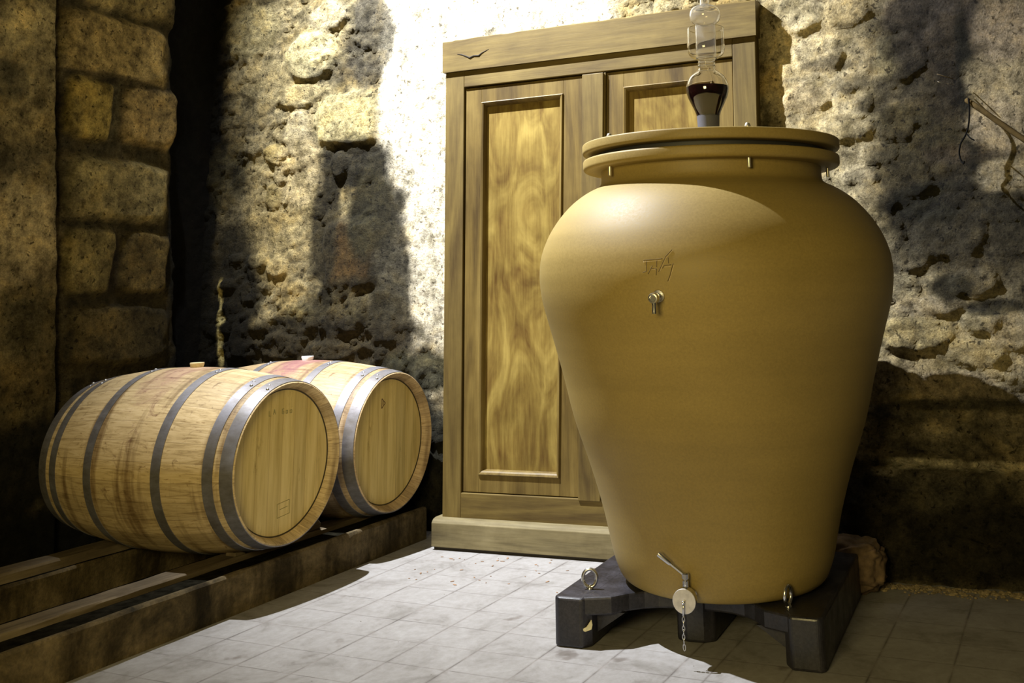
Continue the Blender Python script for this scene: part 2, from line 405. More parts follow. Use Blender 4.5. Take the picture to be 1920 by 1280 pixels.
MS = m_stone()

# ------------------------------------------------------------------ back wall
def plaster_mask(U, Z):
    w_ = fbm(U * 9, Z * 9, 4, 3) - .5
    left = sstep(-.55, -.49, U + w_ * .08) * sstep(.55, 1.25, Z + (U + .50) * .9 + w_ * .6)
    return left * (1 - sstep(.72, .86, U + w_ * .15 - (Z < 2.17) * 0))
def back_h(U, Z):
    wob = fbm(U * 11, Z * 11, 4, 41) - .5
    f1, f2, cid = worley(U * 5.2 + 2 * (fbm(U * 3, Z * 3, 3, 8) - .5), Z * 7.5 + 2 * (fbm(U * 3, Z * 3, 3, 9) - .5), 4)
    g1, g2, gid = worley(U * 13, Z * 18 + (fbm(U * 8, Z * 8, 3, 2) - .5), 14)
    ch = fbm(U * 16, Z * 20, 5, 77, .6)
    H = .022 * (fbm(U * 3.1, Z * 3.4, 4, 1) - .5) * 2 + .007 * np.clip(f2 - f1, 0, .35) / .35 + .008 * (cid - .5) + .004 * np.clip(g2 - g1, 0, .3) / .3
    H = H + .016 * (sstep(.46, .52, ch) - .5) * sstep(.40, .55, fbm(U * 6, Z * 6, 3, 88)) + .018 * (ch - .5)
    rid = 1 - np.abs(fbm((U + Z * .5) * 7, Z * 20, 4, 61) - .5) * 2
    rm = sstep(1.45, 1.6, U)
    H = H * (1 - .55 * rm) + rm * (.016 * (rid ** 3 - .4) + .034)
    H = stones_height(U, Z, H, ST_L, wob, 1); H = stones_height(U, Z, H, [s[:5] + (s[5] * .42 + .034,) + s[6:] for s in ST_R], wob, 2)
    H = H * (1 - .68 * rm) + rm * .020 + .012 * rm * (fbm(U * 26 + Z * 8, Z * 34, 4, 97, .6) - .5)
    low = rm * sstep(.74, .60, Z); q1 = 1 - np.abs(fbm((U + .3 * Z) * 6, Z * 15, 5, 303, .6) - .5) * 2.4; H = H + low * .050 * (q1 ** 2 - .45)
    # smooth rendered areas
    pm = plaster_mask(U, Z); H = H * (1 - pm) + pm * (.004 * (fbm(U * 4, Z * 4, 3, 5) - .5) + .012)
    pr = sstep(2.235, 2.26, U + .02 * wob) * sstep(1.36, 1.42, Z + .05 * wob); H = H * (1 - pr) + pr * (.035 + .006 * (fbm(U * 12, Z * 12, 4, 6) - .5))
    # footing that stands proud below z = .38 on the right
    led = sstep(1.2, 1.35, U) * sstep(.392, .372, Z + .03 * wob); H = H + led * .05
    # recess the cupboard frame is set in
    rec = sstep(1.2, 1.3, U) * sstep(1.545, 1.50, U + .03 * wob) * sstep(2.15, 2.1, Z); H = H * (1 - rec) + .022 * rec
    # the wall runs back a little towards the left, behind the barrels
    H = H - .18 * sstep(1.35, .0, U) - .0 
    return H
def back_c(U, Z, H):
    wob = fbm(U * 11, Z * 11, 4, 41) - .5; wob2 = fbm(U * 13, Z * 10, 5, 91, .6) - .5
    f1, f2, cid = worley(U * 5.2 + 2 * (fbm(U * 3, Z * 3, 3, 8) - .5), Z * 7.5 + 2 * (fbm(U * 3, Z * 3, 3, 9) - .5), 4)
    b1 = np.array((.20, .17, .10)); b2 = np.array((.50, .45, .32)); b3 = np.array((.44, .33, .13))
    t = fbm(U * 5, Z * 5, 5, 31)[..., None]; s = sstep(.5, .7, fbm(U * 7, Z * 7, 4, 19))[..., None]
    C = b1 * (1 - t) + b2 * t; C = C * (1 - .5 * s) + b3 * .5 * s
    C = C * (.8 + .35 * cid[..., None])
    C = C * (1 - .45 * sstep(.10, .02, f2 - f1))[..., None]
    rm = sstep(1.45, 1.55, U)[..., None]; C = C * (1 - rm * .4) + np.array((.90, .82, .64)) * rm * .4 * (.6 + .8 * t)
    C = paint(U, Z, C, ST_L, [], wob, wob2); C = C * .35 + .65 * paint(U, Z, C, ST_R, [], wob, wob2)
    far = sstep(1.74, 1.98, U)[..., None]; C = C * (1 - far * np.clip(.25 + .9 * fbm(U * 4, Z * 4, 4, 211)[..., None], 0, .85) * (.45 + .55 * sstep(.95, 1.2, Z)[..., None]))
    C = C * (1 - .55 * sstep(-1.05, -1.42, U) * sstep(2.6, 1.6, Z))[..., None] * (1 - .93 * sstep(-1.44, -1.52, U + .1 * wob))[..., None]  # darkens towards the left corner: its shade painted into the stone colour
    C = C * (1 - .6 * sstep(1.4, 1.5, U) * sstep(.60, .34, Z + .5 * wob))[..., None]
    pm = plaster_mask(U, Z)[..., None]; sp_ = sstep(.60, .74, fbm(U * 30, Z * 16, 4, 23))[..., None]
    C = C * (1 - pm) + pm * (np.array((.90, .88, .85)) * (1 - sp_ * .35))
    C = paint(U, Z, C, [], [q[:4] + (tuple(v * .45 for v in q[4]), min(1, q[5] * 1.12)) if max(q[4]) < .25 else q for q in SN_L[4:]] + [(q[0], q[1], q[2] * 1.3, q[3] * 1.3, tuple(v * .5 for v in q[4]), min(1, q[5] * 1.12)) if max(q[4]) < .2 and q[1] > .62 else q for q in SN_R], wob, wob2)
    for (u, z, ru, rz) in ((-1.47, 1.09, .014, .05), (-1.462, 1.0, .008, .09), (-1.448, .93, .020, .022), (-1.452, .84, .013, .07), (-1.44, .76, .017, .06)):
        k = sstep(1.3, .7, np.hypot((U - u) / ru, (Z - z) / rz) + wob2 * .8)[..., None]; C = C * (1 - k) + np.array((.62, .56, .30)) * k
    return C
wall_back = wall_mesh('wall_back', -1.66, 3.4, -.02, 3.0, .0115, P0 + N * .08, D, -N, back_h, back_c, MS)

# ------------------------------------------------------------------ left wall
LOFF = -3.93
def left_h(U, Z):
    wob = fbm(U * 10, Z * 10, 4, 141) - .5
    H = .02 * (fbm(U * 4, Z * 4, 4, 101) - .5) + .014 * (fbm(U * 20, Z * 20, 4, 102) - .5)
    H = stones_height(U, Z, H, [q[:5] + (q[5] * .62,) + q[6:] for q in ST_W], wob, 3)
    seam = 2.90 + (2.40 - Z) * .098
    flat = sstep(.0, -.03, U - seam + .02 * wob)
    H = H * (1 - flat) + flat * (.050 + .014 * (fbm(U * 9, Z * 9, 4, 107) - .5))
    H = H - .03 * np.exp(-((U - seam - .012) / .012) ** 2)
    H = H - .16 * sstep(3.60, 3.70, U + .06 * wob - (1.7 - Z) * .1)
    return H
def left_c(U, Z, H):
    wob = fbm(U * 10, Z * 10, 4, 141) - .5; wob2 = fbm(U * 12, Z * 12, 5, 191, .6) - .5
    t = fbm(U * 5, Z * 5, 5, 131)[..., None]
    C = np.array((.09, .075, .04)) * (1 - t) + np.array((.34, .29, .17)) * t
    seam = 2.90 + (2.40 - Z) * .098
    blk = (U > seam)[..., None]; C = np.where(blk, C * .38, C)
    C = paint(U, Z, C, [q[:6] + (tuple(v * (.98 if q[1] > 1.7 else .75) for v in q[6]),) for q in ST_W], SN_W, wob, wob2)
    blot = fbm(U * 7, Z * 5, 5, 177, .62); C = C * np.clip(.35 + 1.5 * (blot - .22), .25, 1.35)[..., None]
    C = C * (1 - .93 * sstep(3.55, 3.66, U + .08 * wob - (1.7 - Z) * .1))[..., None]  # shade of the corner recess painted into the stone colour
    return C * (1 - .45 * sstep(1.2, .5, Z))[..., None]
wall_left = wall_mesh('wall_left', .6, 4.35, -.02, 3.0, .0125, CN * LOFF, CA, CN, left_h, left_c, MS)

# ------------------------------------------------------------------ floor
def m_floor():
    m, nt, b = new_mat('floor_tiles'); b.inputs['Specular IOR Level'].default_value = .3
    g = node(nt, 'ShaderNodeTexCoord'); s = node(nt, 'ShaderNodeSeparateXYZ'); nt.links.new(g.outputs['Object'], s.inputs[0])
    def M(op, a, b_=None, c_=None):
        q = node(nt, 'ShaderNodeMath', operation=op)
        for i, v in enumerate((a, b_, c_)):
            if v is None: continue
            if isinstance(v, bpy.types.NodeSocket): nt.links.new(v, q.inputs[i])
            else: q.inputs[i].default_value = v
        return q.outputs[0]
    def line(v, pitch, off, wdt):
        f = M('PINGPONG', M('SUBTRACT', v, off), pitch / 2)      # distance to the nearest joint
        return f
    # object x runs along the joints (towards the wall), y across them
    shift = M('MULTIPLY', M('LESS_THAN', s.outputs[1], 1.0), .097)
    ya = M('ADD', s.outputs[1], shift)
    wv = mapping(nt); wob = M('MULTIPLY', M('SUBTRACT', noise_t(nt, wv, 2.2, 3), .5), .006)
    dy = line(M('ADD', ya, wob), .2, .090, 0); dx = line(M('ADD', s.outputs[0], wob), .1678, .0925, 0)
    d = M('MINIMUM', M('MULTIPLY', dy, 1.0), M('MULTIPLY', dx, 1.8))
    jn = noise_t(nt, wv, 7, 4, .7)
    j = ramp(nt, d, ((0.0, (0, 0, 0)), (.0026, (.25, .25, .25)), (.0045, (1, 1, 1))))
    st = noise_t(nt, wv, 5.5, 7, .66, .5); st2 = noise_t(nt, wv, 38, 6, .7)
    base = ramp(nt, st, ((.30, (.17, .160, .148)), (.47, (.250, .240, .232)), (.7, (.300, .292, .288))))
    base = mix(nt, 1.0, base, ramp(nt, st2, ((.3, (.84, .83, .80)), (.6, (1.03, 1.03, 1.03)))), 'MULTIPLY')
    v3 = mapping(nt, (1, 1, 1), (3.1, 1.7, 0)); blot = noise_t(nt, v3, 8.5, 3, .5)
    base = mix(nt, 1.0, base, ramp(nt, blot, ((.66, (1, 1, 1)), (.74, (.62, .58, .55)))), 'MULTIPLY')
    dots = noise_t(nt, v3, 55, 2, .5)
    base = mix(nt, 1.0, base, ramp(nt, dots, ((.75, (1, 1, 1)), (.78, (.25, .2, .15)))), 'MULTIPLY')
    jc = ramp(nt, jn, ((.35, (.23, .21, .195)), (.65, (.07, .06, .055))))
    inv = node(nt, 'ShaderNodeInvert'); nt.links.new(j, inv.inputs[1])
    c = mix(nt, inv.outputs[0], base, jc)
    nt.links.new(c, b.inputs['Base Color'])
    nt.links.new(ramp(nt, st, ((.3, (.75, .75, .75)), (.7, (.5, .5, .5)))), b.inputs['Roughness'])
    bump(nt, b, j, .3, .002)
    return m
bm = bmesh.new()
TA = 1.1568953; ta = Vector((math.cos(TA), math.sin(TA), 0)); tn = Vector((-ta.y, ta.x, 0))
box(bm, -1.5, 5.2, -3.5, 5.5, -.08, 0)
fl = obj('floor', bm, m_floor()); fl.rotation_euler = (0, 0, TA); fl['kind'] = 'structure'

# ------------------------------------------------------------------ kerbs that carry the barrels
def kerb_frame(name): return empty(name)
def local_to_kerb(along, off, z): return CA * along + CN * off + Vector((0, 0, z))
KM = Matrix((CA, -CN, Vector((0, 0, 1)))).transposed().to_4x4()     # local x along, y = away from the room, z up
def m_kerb():
    m, nt, b = new_mat('kerb_render'); b.inputs['Roughness'].default_value = .9; b.inputs['Specular IOR Level'].default_value = .15
    v = mapping(nt); a = noise_t(nt, v, 5, 7, .7, .6); f = noise_t(nt, v, 60, 6, .7); v2 = mapping(nt, (5, 1, 1)); s = noise_t(nt, v2, 1.6, 5, .6)
    c = ramp(nt, a, ((.32, (.025, .021, .013)), (.48, (.095, .074, .040)), (.68, (.19, .15, .09))))
    c = mix(nt, 1.0, c, ramp(nt, f, ((.3, (.6, .6, .6)), (.7, (1.25, 1.2, 1.1)))), 'MULTIPLY')
    c = mix(nt, 1.0, c, ramp(nt, s, ((.38, (.32, .31, .28)), (.55, (1, 1, 1)))), 'MULTIPLY')
    nt.links.new(c, b.inputs['Base Color']); bump(nt, b, f, .6, .006); return m
MK = m_kerb()
def rough_block(bm, x0, x1, y0, y1, z0, z1, n, amp, seed, chip=0.0):
    """long bar with a worn top and front, as one closed mesh of cross-sections"""
    rings = []
    for i in range(n + 1):
        x = x0 + (x1 - x0) * i / n
        def q(k): return (noise.noise(Vector((x * 9 + k * 7.1, seed, k * 3.3))) * amp)
        ch = chip * max(0, noise.noise(Vector((x * 4.5, seed + 5, 0))) - .12) * 3
        b_ = min(.008, (z1 - z0) * .2)
        sec = [(y0 + q(1) * .3, z0), (y0 + q(2), (z0 + z1) / 2), (y0 + q(3), z1 - b_ + q(4) * .6), (y0 + b_ + ch + q(5), z1 + q(6) * .6), ((y0 + y1) / 2, z1 + q(7) * .6), (y1 - b_, z1 + q(8) * .6), (y1 + q(9), z1 - b_), (y1, z0)]
        rings.append([bm.verts.new((x, y, z)) for y, z in sec])
    for a, b in zip(rings, rings[1:]):
        for k in range(8): bm.faces.new((a[k], a[(k + 1) % 8], b[(k + 1) % 8], b[k]))
    bm.faces.new(rings[0][::-1]); bm.faces.new(rings[-1])
MSOILSHADE = m_plain('black_earth_gap_shade', (.010, .009, .006), 1.0, 0, .6, 30, .5); MSOILSHADE.node_tree.nodes['Principled BSDF'].inputs['Specular IOR Level'].default_value = 0  # trough earth; on the kerb channels the black stands in for shade
bm = bmesh.new(); rough_block(bm, 1.0, 3.93, 2.6425, 2.672, 0, .130, 300, .004, 1.3)
k1 = obj('trim_1', bm, MK, smooth=True, sharp=40); k1.matrix_world = KM; k1['kind'] = 'structure'
bm = bmesh.new(); rough_block(bm, 1.0, 3.90, 3.300, 3.325, 0, .122, 300, .004, 7.7)
k2 = obj('trim_2', bm, MK, smooth=True, sharp=40); k2.matrix_world = KM; k2['kind'] = 'structure'
bm = bmesh.new(); rough_block(bm, 1.0, 3.93, 2.671, 2.935, 0, .114, 200, .003, 2.3)
k3 = obj('trim_3', bm, MSOILSHADE, smooth=True, sharp=40); k3.matrix_world = KM; k3['kind'] = 'structure'  # black top painted as the shade in the gap beside the rail
bm = bmesh.new(); rough_block(bm, 1.0, 3.90, 3.324, 3.60, 0, .104, 200, .003, 4.3)
k4 = obj('trim_4', bm, MSOILSHADE, smooth=True, sharp=40); k4.matrix_world = KM; k4['kind'] = 'structure'  # rear gap, its shade painted black likewise
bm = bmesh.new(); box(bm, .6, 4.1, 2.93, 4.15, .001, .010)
k5 = obj('trim_5', bm, MSOILSHADE); k5.matrix_world = KM; k5['kind'] = 'structure'
MRAIL = m_wood('rail_wood', (.06, .045, .025), (.15, .115, .07), (.25, .20, .13), 'X', .8, 1, .6)
bm = bmesh.new(); rough_block(bm, 1.05, 3.86, 2.795, 2.885, .112, .133, 260, .003, 3.1, .05)
r1 = obj('timber_rail', bm, MRAIL, smooth=True, sharp=40); r1.matrix_world = KM
tag(r1, 'worn thin timber rail lying on the kerb nearest the tiled floor, under the barrel fronts', 'rail')
bm = bmesh.new(); rough_block(bm, 1.05, 3.84, 3.40, 3.50, .100, .137, 260, .003, 5.1, .03)
r2 = obj('timber_rail', bm, MRAIL, smooth=True, sharp=40); r2.matrix_world = KM
tag(r2, 'thin timber rail on the rear kerb by the left wall, under the barrel backs', 'rail')

# gravel lying in the trough between the kerbs
MG = m_plain('gravel_stone', (.20, .17, .12), .9, 0, .5, 30, .3)
bm = bmesh.new()
for i in range(420):
    al = random.uniform(1.9, 3.0); of = -2.95 - abs(random.gauss(0, .06)); r = random.uniform(.006, .014)
    m = Matrix.Translation(local_to_kerb(al, of, r * .5)) @ Matrix.Rotation(random.uniform(0, 6), 4, 'Z') @ Matrix.Diagonal((r * random.uniform(.8, 1.4), r, r * .7, 1))
    bmesh.ops.create_icosphere(bm, subdivisions=1, radius=1, matrix=m)
gv = obj('gravel', bm, MG, smooth=True); tag(gv, 'small grey gravel stones along the trough behind the front kerb', 'gravel', kind='stuff')

# ------------------------------------------------------------------ barrels
def m_stave(name, wine):
    m, nt, b = new_mat(name); b.inputs['Roughness'].default_value = .55; b.inputs['Specular IOR Level'].default_value = .35
    g = node(nt, 'ShaderNodeTexCoord'); s = node(nt, 'ShaderNodeSeparateXYZ'); nt.links.new(g.outputs['Object'], s.inputs[0])
    def M(op, a, b_=None):
        q = node(nt, 'ShaderNodeMath', operation=op)
        for i, v in enumerate((a, b_)):
            if v is None: continue
            if isinstance(v, bpy.types.NodeSocket): nt.links.new(v, q.inputs[i])
            else: q.inputs[i].default_value = v
        return q.outputs[0]
    ang = M('DIVIDE', M('ARCTAN2', s.outputs[1], s.outputs[2]), 2 * PI / 30)
    fl_ = M('FLOOR', ang); fr = M('SUBTRACT', ang, fl_)
    wn = node(nt, 'ShaderNodeTexWhiteNoise', noise_dimensions='1D'); nt.links.new(fl_, wn.inputs['W'])
    cmb = node(nt, 'ShaderNodeCombineXYZ'); nt.links.new(M('MULTIPLY', s.outputs[0], 1.3), cmb.inputs[0]); nt.links.new(M('MULTIPLY', ang, .9), cmb.inputs[1]); nt.links.new(M('MULTIPLY', fl_, 3.7), cmb.inputs[2])
    gr = noise_t(nt, cmb.outputs[0], 6, 6, .65, 1.2)
    c = ramp(nt, gr, ((.30, (.33, .24, .11)), (.5, (.60, .47, .25)), (.70, (.70, .57, .34))))
    c = mix(nt, 1.0, c, ramp(nt, wn.outputs[0], ((0, (.72, .70, .66)), (.5, (.95, .93, .9)), (1, (1.12, 1.1, 1.05)))), 'MULTIPLY')
    # dark bands rubbed by earlier hoops, flecks and stains
    v2 = mapping(nt, (9, 1.2, 1.2)); bd = noise_t(nt, v2, 1.4, 4, .55)
    c = mix(nt, .75, c, ramp(nt, bd, ((.36, (.25, .18, .11)), (.47, (1, 1, 1)))), 'MULTIPLY')
    v3 = mapping(nt); fk = noise_t(nt, v3, 14, 6, .7, 1.0)
    c = mix(nt, .8, c, ramp(nt, fk, ((.30, (.25, .16, .10)), (.42, (1, 1, 1)))), 'MULTIPLY')
    cm2 = node(nt, 'ShaderNodeCombineXYZ'); nt.links.new(M('MULTIPLY', s.outputs[0], 16.0), cm2.inputs[0]); nt.links.new(M('MULTIPLY', ang, 5.0), cm2.inputs[1])
    dash = noise_t(nt, cm2.outputs[0], 2.2, 2, .5, .6)
    c = mix(nt, .6, c, ramp(nt, dash, ((.28, (.4, .3, .18)), (.36, (1, 1, 1)))), 'MULTIPLY')
    # wine run down round the bung
    dxb = M('MULTIPLY', M('SUBTRACT', s.outputs[0], -.475), 7.0); az_ = M('MULTIPLY', s.outputs[1], 3.2)
    rr = M('SQRT', M('ADD', M('MULTIPLY', dxb, dxb), M('MULTIPLY', az_, az_)))
    up = M('GREATER_THAN', s.outputs[2], 0.0)
    wz = M('MULTIPLY', M('ADD', rr, M('MULTIPLY', M('SUBTRACT', fk, .5), 1.6)), 1.0)
    wm = M('MULTIPLY', ramp(nt, wz, ((.35, (1, 1, 1)), (.95, (0, 0, 0)))), up)
    c = mix(nt, M('MULTIPLY', wm, wine), c, (.26, .10, .12))
    seam = ramp(nt, M('MINIMUM', fr, M('SUBTRACT', 1.0, fr)), ((0, (.25, .2, .12)), (.03, (1, 1, 1))))
    c = mix(nt, .5, c, seam, 'MULTIPLY')
    if wine > .5: c = mix(nt, 1.0, c, (.80, .76, .80), 'MULTIPLY')
    else: c = mix(nt, 1.0, c, (.93, .92, .95), 'MULTIPLY')
    nt.links.new(c, b.inputs['Base Color']); bump(nt, b, gr, .25, .002)
    return m
MST = m_stave('barrel_oak', .35); MST2 = m_stave('barrel_oak_wine_stained', .75)
def m_head():
    m, nt, b = new_mat('barrel_head_oak'); b.inputs['Roughness'].default_value = .6; b.inputs['Specular IOR Level'].default_value = .25
    g = node(nt, 'ShaderNodeTexCoord'); s = node(nt, 'ShaderNodeSeparateXYZ'); nt.links.new(g.outputs['Object'], s.inputs[0])
    q = node(nt, 'ShaderNodeMath', operation='MULTIPLY'); q.inputs[1].default_value = 15.5; nt.links.new(s.outputs[1], q.inputs[0])
    v0 = mapping(nt, (1, 1, .1)); wv_ = noise_t(nt, v0, 6, 2); 
    f = node(nt, 'ShaderNodeMath', operation='FLOOR'); nt.links.new(q.outputs[0], f.inputs[0])
    fr = node(nt, 'ShaderNodeMath', operation='FRACT'); nt.links.new(q.outputs[0], fr.inputs[0])
    wn = node(nt, 'ShaderNodeTexWhiteNoise', noise_dimensions='1D'); nt.links.new(f.outputs[0], wn.inputs['W'])
    v = mapping(nt, (1, 1, .08)); gr = noise_t(nt, v, 34, 5, .65, .5)
    c = ramp(nt, gr, ((.3, (.50, .38, .13)), (.5, (.66, .52, .21)), (.7, (.76, .62, .28))))
    c = mix(nt, 1.0, c, ramp(nt, wn.outputs[0], ((0, (.85, .84, .81)), (1, (1.07, 1.06, 1.02)))), 'MULTIPLY')
    c = mix(nt, .38, c, ramp(nt, fr.outputs[0], ((0, (.35, .25, .12)), (.05, (1, 1, 1)), (.95, (1, 1, 1)), (1, (.4, .3, .15)))), 'MULTIPLY')
    v2 = mapping(nt, (1, 1, .3)); st = noise_t(nt, v2, 16, 5, .7)
    c = mix(nt, .6, c, ramp(nt, st, ((.28, (.30, .27, .16)), (.38, (1, 1, 1)))), 'MULTIPLY')
    nt.links.new(c, b.inputs['Base Color']); bump(nt, b, gr, .2, .001); return m
MHEAD = m_head()
def m_hoop():
    m, nt, b = new_mat('hoop_steel'); b.inputs['Metallic'].default_value = .55
    v = mapping(nt, (.3, 1, 1)); f = noise_t(nt, v, 40, 6, .7); st = noise_t(nt, mapping(nt), 6, 5, .65)
    c = ramp(nt, f, ((.3, (.17, .16, .17)), (.7, (.32, .32, .36))))
    c = mix(nt, 1.0, c, ramp(nt, st, ((.35, (.7, .66, .55)), (.6, (1, 1, 1)))), 'MULTIPLY')
    nt.links.new(c, b.inputs['Base Color']); nt.links.new(ramp(nt, f, ((.3, (.55, .55, .55)), (.7, (.38, .38, .38)))), b.inputs['Roughness'])
    return m
MHOOP = m_hoop()
MSIL = m_plain('bung_silicone', (.88, .88, .90), .45); MBUNG = m_plain('bung_wood', (.62, .50, .28), .7, 0, .2, 60)
MRIV = m_plain('rivet_steel', (.5, .5, .52), .35, .9); MINK = m_plain('brand_ink', (.10, .05, .03), .8); MINK2 = m_plain('faint_stamp', (.28, .25, .10), .9)
Lb, RH, RB = .953, .278, .330
def brad(s):    # s: 0 at the front chime .. 1 at the back
    return RB + (RH - RB) * abs(2 * s - 1) ** 2.0
RX = Matrix.Rotation(PI / 2, 4, 'Y')      # lathe axis z -> x
MCRZ = m_plain('croze_dark', (.05, .035, .012), .8)
def make_barrel(label, matr, wine, bungmat):
    root = empty('wine_barrel'); tag(root, label, 'barrel', 'wine barrels lying on the kerb rails')
    bm = bmesh.new(); pr = []
    for i in range(41):
        s = i / 40; pr.append((brad(s), -Lb * s))
    cr_ = .022       # stave thickness at the chime, head sits 30 mm in
    inner_b = [(RH - .007, -Lb), (RH - cr_, -Lb + .035), (0, -Lb + .04)]
    front = [(0, -.050), (RH - .012, -.050), (RH - .012, -.040), (RH - cr_ - .002, -.0385), (RH - cr_, -.032), (RH - .006, -.001), (RH - .0045, 0), (RH - .003, 0)]
    lathe(bm, [(0.0, -.050)] + front[1:] + [(RH, -.003)] + pr[1:] + inner_b, 120, RX)
    obj('staves', bm, matr, root, smooth=True, sharp=35)
    bm = bmesh.new(); lathe(bm, [(0, -.041), (RH - cr_ - .004, -.041), (RH - cr_ - .002, -.0415), (RH - .0125, -.0435), (RH - .0125, -.0505), (0, -.0505)], 96, RX)
    h = obj('head', bm, MHEAD, root, smooth=True, sharp=30)
    bm = bmesh.new(); lathe(bm, [(RH - .0285, -.0418), (RH - .0285, -.0402), (RH - .0215, -.0395), (RH - .0215, -.0418)], 96, RX, close=True)
    obj('croze', bm, MCRZ, h, smooth=True)
    if wine:
        bm = bmesh.new()
        for p in (((-.045, .135), (-.045, .175)), ((-.045, .175), (-.020, .155)), ((-.020, .155), (-.045, .135)), ((-.035, .148), (-.035, .164))):
            tube(bm, [(-.0405, p[0][0], p[0][1]), (-.0405, p[1][0], p[1][1])], .0014, 4)
        obj('lettering', bm, MINK, h)
    else:
        bm = bmesh.new()
        def strokes(segs, x, z, sc_):
            for a, b_ in segs: tube(bm, [(-.0405, x + a[0] * sc_, z + a[1] * sc_), (-.0405, x + b_[0] * sc_, z + b_[1] * sc_)], .0012, 4)
        Lh = [((0, 1), (0, 0)), ((0, 0), (.6, 0))]; Ah = [((0, 0), (.3, 1)), ((.3, 1), (.6, 0)), ((.1, .4), (.5, .4))]
        Ch = [((.6, 1), (.1, .9)), ((.1, .9), (.1, .1)), ((.1, .1), (.6, 0)), ((.6, 0), (.6, .5)), ((.6, .5), (.35, .5))]; Oh = [((0, .2), (0, .8)), ((0, .8), (.5, .8)), ((.5, .8), (.5, .2)), ((.5, .2), (0, .2))]
        for k, g in enumerate((Lh, Ah, None, Ch, Oh, Oh)):
            if g: strokes(g, -.075 + k * .022, .165 + .004 * math.sin(k), .018)
        obj('lettering', bm, MINK2, h)
        bm = bmesh.new(); q = [(-.0405, -.015, -.145), (-.0405, .05, -.138), (-.0405, .052, -.185), (-.0405, -.012, -.192)]
        tube(bm, q, .0010, 4, closed=True); tube(bm, [(-.0405, 0, -.165), (-.0405, .04, -.16)], .001, 4)
        obj('stamp', bm, MINK2, h)
    # hoops: (start, end) along the barrel, from the front chime
    for a, b_ in ((.004, .052), (.078, .118), (.290, .330)):
        for mir in (0, 1):
            s0, s1 = a / Lb, b_ / Lb
            if mir: s0, s1 = 1 - s1, 1 - s0
            bm = bmesh.new(); T = .0022; pr = []
            for i in range(6):
                s = s0 + (s1 - s0) * i / 5; pr.append((brad(s) + T, -Lb * s))
            inn = [(brad(s1) - .0015, -Lb * s1), (brad(s0) - .0015, -Lb * s0)]
            lathe(bm, pr + inn, 120, RX, close=True)
            hp = obj('hoop', bm, MHOOP, root, smooth=True, sharp=30)
            # rivets at the top of the hoop and rivets at the top of the hoop
            sm = (s0 + s1) / 2; rr = brad(sm) + T; w_ = (s1 - s0) * Lb * .5
            ph0 = .30 if a < .2 else .12
            for k in range(2):
                ph = ph0 + k * .10
                c = Vector((-Lb * sm + (w_ * .35 if k else -w_ * .35), -rr * math.sin(ph), rr * math.cos(ph)))
                m_ = Matrix.Translation(c) @ Matrix.Rotation(ph, 4, 'X')
                bm = bmesh.new(); lathe(bm, [(.006, 0), (.0055, .002), (.003, .0036), (0, .004)], 12, m_)
                obj('rivet', bm, MRIV, hp, smooth=True)
    bm = bmesh.new()
    bz = RB
    lathe(bm, [(0, bz - .02), (.022, bz - .02), (.024, bz + .002), (.027, bz + .014), (.026, bz + .017), (0, bz + .018)], 28, Matrix.Translation((-Lb * .5, 0, 0)))
    obj('bung', bm, bungmat, root, smooth=True, sharp=40)
    return root
b1 = make_barrel('pale oak wine barrel nearest the camera, with a straw-coloured wooden bung', MST, 0, MBUNG)
b1.location = (-1.1946, 3.8504, .4467); b1.rotation_euler = (0, 0, math.radians(-23.73))
b2 = make_barrel('oak wine barrel farther back beside the cupboard, wine-stained on top with a white bung', MST2, 1, MSIL)
b2.location = (-.9453, 4.468, .4300); b2.rotation_euler = (0, 0, math.radians(-22.98))

# wedges that stop the barrels rolling
def wedge(loc_al, loc_off, z, w_, d_, h_, label, rot=0):
    bm = bmesh.new()
    v = [bm.verts.new(p) for p in ((-w_ / 2, -d_ / 2, 0), (w_ / 2, -d_ / 2, 0), (w_ / 2, d_ / 2, 0), (-w_ / 2, d_ / 2, 0), (-w_ / 2, -d_ / 2, h_), (-w_ / 2, d_ / 2, h_), (w_ * .1, -d_ / 2, h_ * .8), (w_ * .1, d_ / 2, h_ * .8), (w_ / 2, -d_ / 2, h_ * .25), (w_ / 2, d_ / 2, h_ * .25))]
    for f in ((0, 1, 8, 6, 4), (3, 5, 7, 9, 2), (0, 3, 2, 1), (0, 4, 5, 3), (4, 6, 7, 5), (6, 8, 9, 7), (1, 2, 9, 8)): bm.faces.new([v[i] for i in f])
    o = obj('wooden_wedge', bm, MRAIL, bevel=.003); o.matrix_world = Matrix.Translation(local_to_kerb(loc_al, loc_off, z)) @ KM.to_3x3().to_4x4() @ Matrix.Rotation(rot, 4, 'Z')
    tag(o, label, 'wedge', 'wedges under the barrels'); return o
wedge(3.385, -2.845, .1345, .10, .075, .075, 'larger dark wooden wedge on the front rail between the two barrels')
wedge(2.99, -2.82, .134, .05, .045, .012, 'thin dark wooden wedge on the front rail under the nearest barrel')

